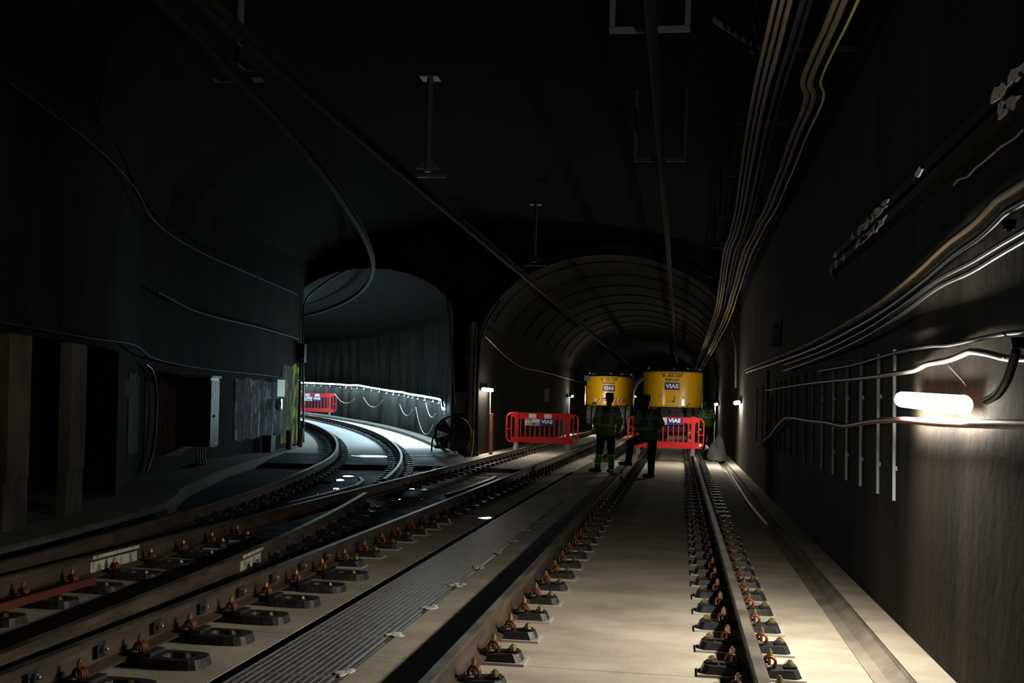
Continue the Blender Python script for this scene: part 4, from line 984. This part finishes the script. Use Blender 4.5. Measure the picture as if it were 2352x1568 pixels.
    def jz(c):
        c = Vector(c); cl = (c - chest).dot(lat)
        for sd in 'lr':
            S_, E, W_ = V(J['sh_' + sd]), V(J['el_' + sd]), V(J['wr_' + sd])
            for P, Q, r0, r1 in ((S_, E, .55, .72), (E, W_, .25, .45)):
                ax = Q - P; tt = (c - P).dot(ax) / ax.length_squared; dd = (c - P - ax * max(0, min(1, tt))).length
                if dd < .105 and abs(cl) > .17 and r0 < tt < r1: return 1
        if (c - neck).dot(f) > .03 and c.z > neck.z - .16 and abs(cl) < (c.z - (neck.z - .17)) * .5: return 2
        if abs(cl) < .24:
            if zw - .028 < c.z < zw + .028: return 1
            if zc - .026 < c.z < zc + .026 and abs(cl) > .035: return 1
            if .105 < abs(cl) < .155 and c.z > zw: return 1
        return 0
    remesh(Jk, 'jacket', [HIVIS, SILV, NAVY], .012, jz, t, 5)
    # headgear
    hb = MB(); n = 20; vs = []; hc = head + UP * .055
    prof_ = [(.122, -.02), (.122, .0), (.118, .05), (.098, .09), (.055, .115), (.01, .12)] if hat == 'helmet' else [(.10, -.01), (.103, .03), (.104, .075), (.09, .095), (.01, .10)]
    for r, h in prof_:
        for i in range(n):
            ph = 2 * math.pi * i / n; vs.append(hc + lat * (math.cos(ph) * r * .9) + f * (math.sin(ph) * r * 1.05) + UP * h)
    hb.add(vs, [(r * n + i, r * n + (i + 1) % n, (r + 1) * n + (i + 1) % n, (r + 1) * n + i) for r in range(len(prof_) - 1) for i in range(n)] + [tuple(range(n - 1, -1, -1)), tuple(range((len(prof_) - 1) * n, len(prof_) * n))], 0, True)
    hm = HATG if hat == 'helmet' else HATB
    ho = hb.build('hard_hat' if hat == 'helmet' else 'cap', hm, t)
    br = MB(); vs = []
    for r_in, r_out, i0 in ((.10, .175, 0),):
        for i in range(11):
            ph = math.pi * (.12 + .76 * i / 10); d = lat * math.cos(ph) + f * math.sin(ph)
            for rr, z in ((r_in, -.005), (r_out * (.75 + .25 * math.sin(ph)), -.022), (r_in, -.017), (r_out * (.75 + .25 * math.sin(ph)), -.03)): vs.append(hc + d * rr + UP * z)
    br.add(vs, [f2 for i in range(10) for f2 in ((4 * i, 4 * i + 4, 4 * i + 5, 4 * i + 1), (4 * i + 2, 4 * i + 3, 4 * i + 7, 4 * i + 6), (4 * i + 1, 4 * i + 5, 4 * i + 7, 4 * i + 3))], 0, True)
    br.build('brim', hm, ho)
    return t
worker('worker in green reflective jacket and banded dark trousers standing in dark cap', (-1.56, 23.8, .0),
       dict(hip=(-1.55, 23.8, .86), chest=(-1.53, 23.8, 1.22), neck=(-1.51, 23.79, 1.43), head=(-1.495, 23.76, 1.565), hem=.80, waist=1.02, chestband=1.26,
            hip_l=(-1.65, 23.8, .84), knee_l=(-1.68, 23.77, .47), ank_l=(-1.72, 23.8, .105), toe_l=(-.85, -.5, 0),
            hip_r=(-1.45, 23.8, .84), knee_r=(-1.44, 23.78, .47), ank_r=(-1.43, 23.84, .105), toe_r=(-.3, -.95, 0),
            sh_l=(-1.72, 23.8, 1.36), el_l=(-1.79, 23.74, 1.1), wr_l=(-1.74, 23.62, .88),
            sh_r=(-1.34, 23.8, 1.37), el_r=(-1.245, 23.76, 1.10), wr_r=(-1.30, 23.62, .90)), (-.3, -.95, 0), 'cap', True)
worker('worker in hard hat and green reflective jacket with one boot on the rail', (-.6, 22.5, 0),
       dict(hip=(-.60, 22.5, .84), chest=(-.64, 22.48, 1.18), neck=(-.67, 22.46, 1.38), head=(-.69, 22.43, 1.515), hem=.78, waist=1.0, chestband=1.21,
            hip_l=(-.67, 22.55, .82), knee_l=(-.98, 22.85, .70), ank_l=(-1.03, 23.05, .305), toe_l=(-.95, -.1, 0),
            hip_r=(-.53, 22.48, .82), knee_r=(-.545, 22.42, .46), ank_r=(-.545, 22.48, .105), toe_r=(-.8, -.6, 0),
            sh_l=(-.83, 22.5, 1.31), el_l=(-.87, 22.42, 1.06), wr_l=(-.78, 22.27, .92),
            sh_r=(-.46, 22.48, 1.32), el_r=(-.36, 22.52, 1.10), wr_r=(-.47, 22.36, .98)), (-.55, -.84, 0), 'helmet', False)
worker('worker in green reflective jacket standing behind the barrier near the tarpaulin', (0.980, 40.000, .0),
       dict(hip=(0.980, 40.000, .86), chest=(0.960, 40.000, 1.2), neck=(0.950, 40.000, 1.41), head=(0.950, 40.020, 1.545), hem=.80, waist=1.14, chestband=1.24,
            hip_l=(0.880, 40.000, .84), knee_l=(0.870, 40.000, .47), ank_l=(0.870, 40.030, .105), toe_l=(-.2, 1, 0),
            hip_r=(1.080, 40.000, .84), knee_r=(1.090, 40.000, .47), ank_r=(1.090, 40.030, .105), toe_r=(.2, 1, 0),
            sh_l=(0.770, 40.000, 1.34), el_l=(0.710, 40.050, 1.09), wr_l=(0.760, 40.200, .92),
            sh_r=(1.150, 40.000, 1.34), el_r=(1.210, 40.050, 1.09), wr_r=(1.150, 40.200, .92)), (0, 1, 0), 'helmet', False)
# tarpaulin heap beside the barrier
b = MB(); n = 16; vs = []
for i in range(n + 1):
    for j in range(n + 1):
        u, v = i / n * 2 - 1, j / n * 2 - 1; r = min(1, math.hypot(u, v))
        vs.append((1.06 + u * .30, 31.3 + v * .6, .02 + .62 * (1 - r ** 2.4) * (1 + .22 * math.sin(5 * u + 3 * v)) + .02 * math.sin(11 * u) * math.cos(9 * v)))
b.add(vs, [(i * (n + 1) + j, i * (n + 1) + j + 1, (i + 1) * (n + 1) + j + 1, (i + 1) * (n + 1) + j) for i in range(n) for j in range(n)], 0, True)
tag(b.build('tarpaulin_heap', TARP), 'heap of grey plastic tarpaulin beside the barrier near the wall', 'tarpaulin')
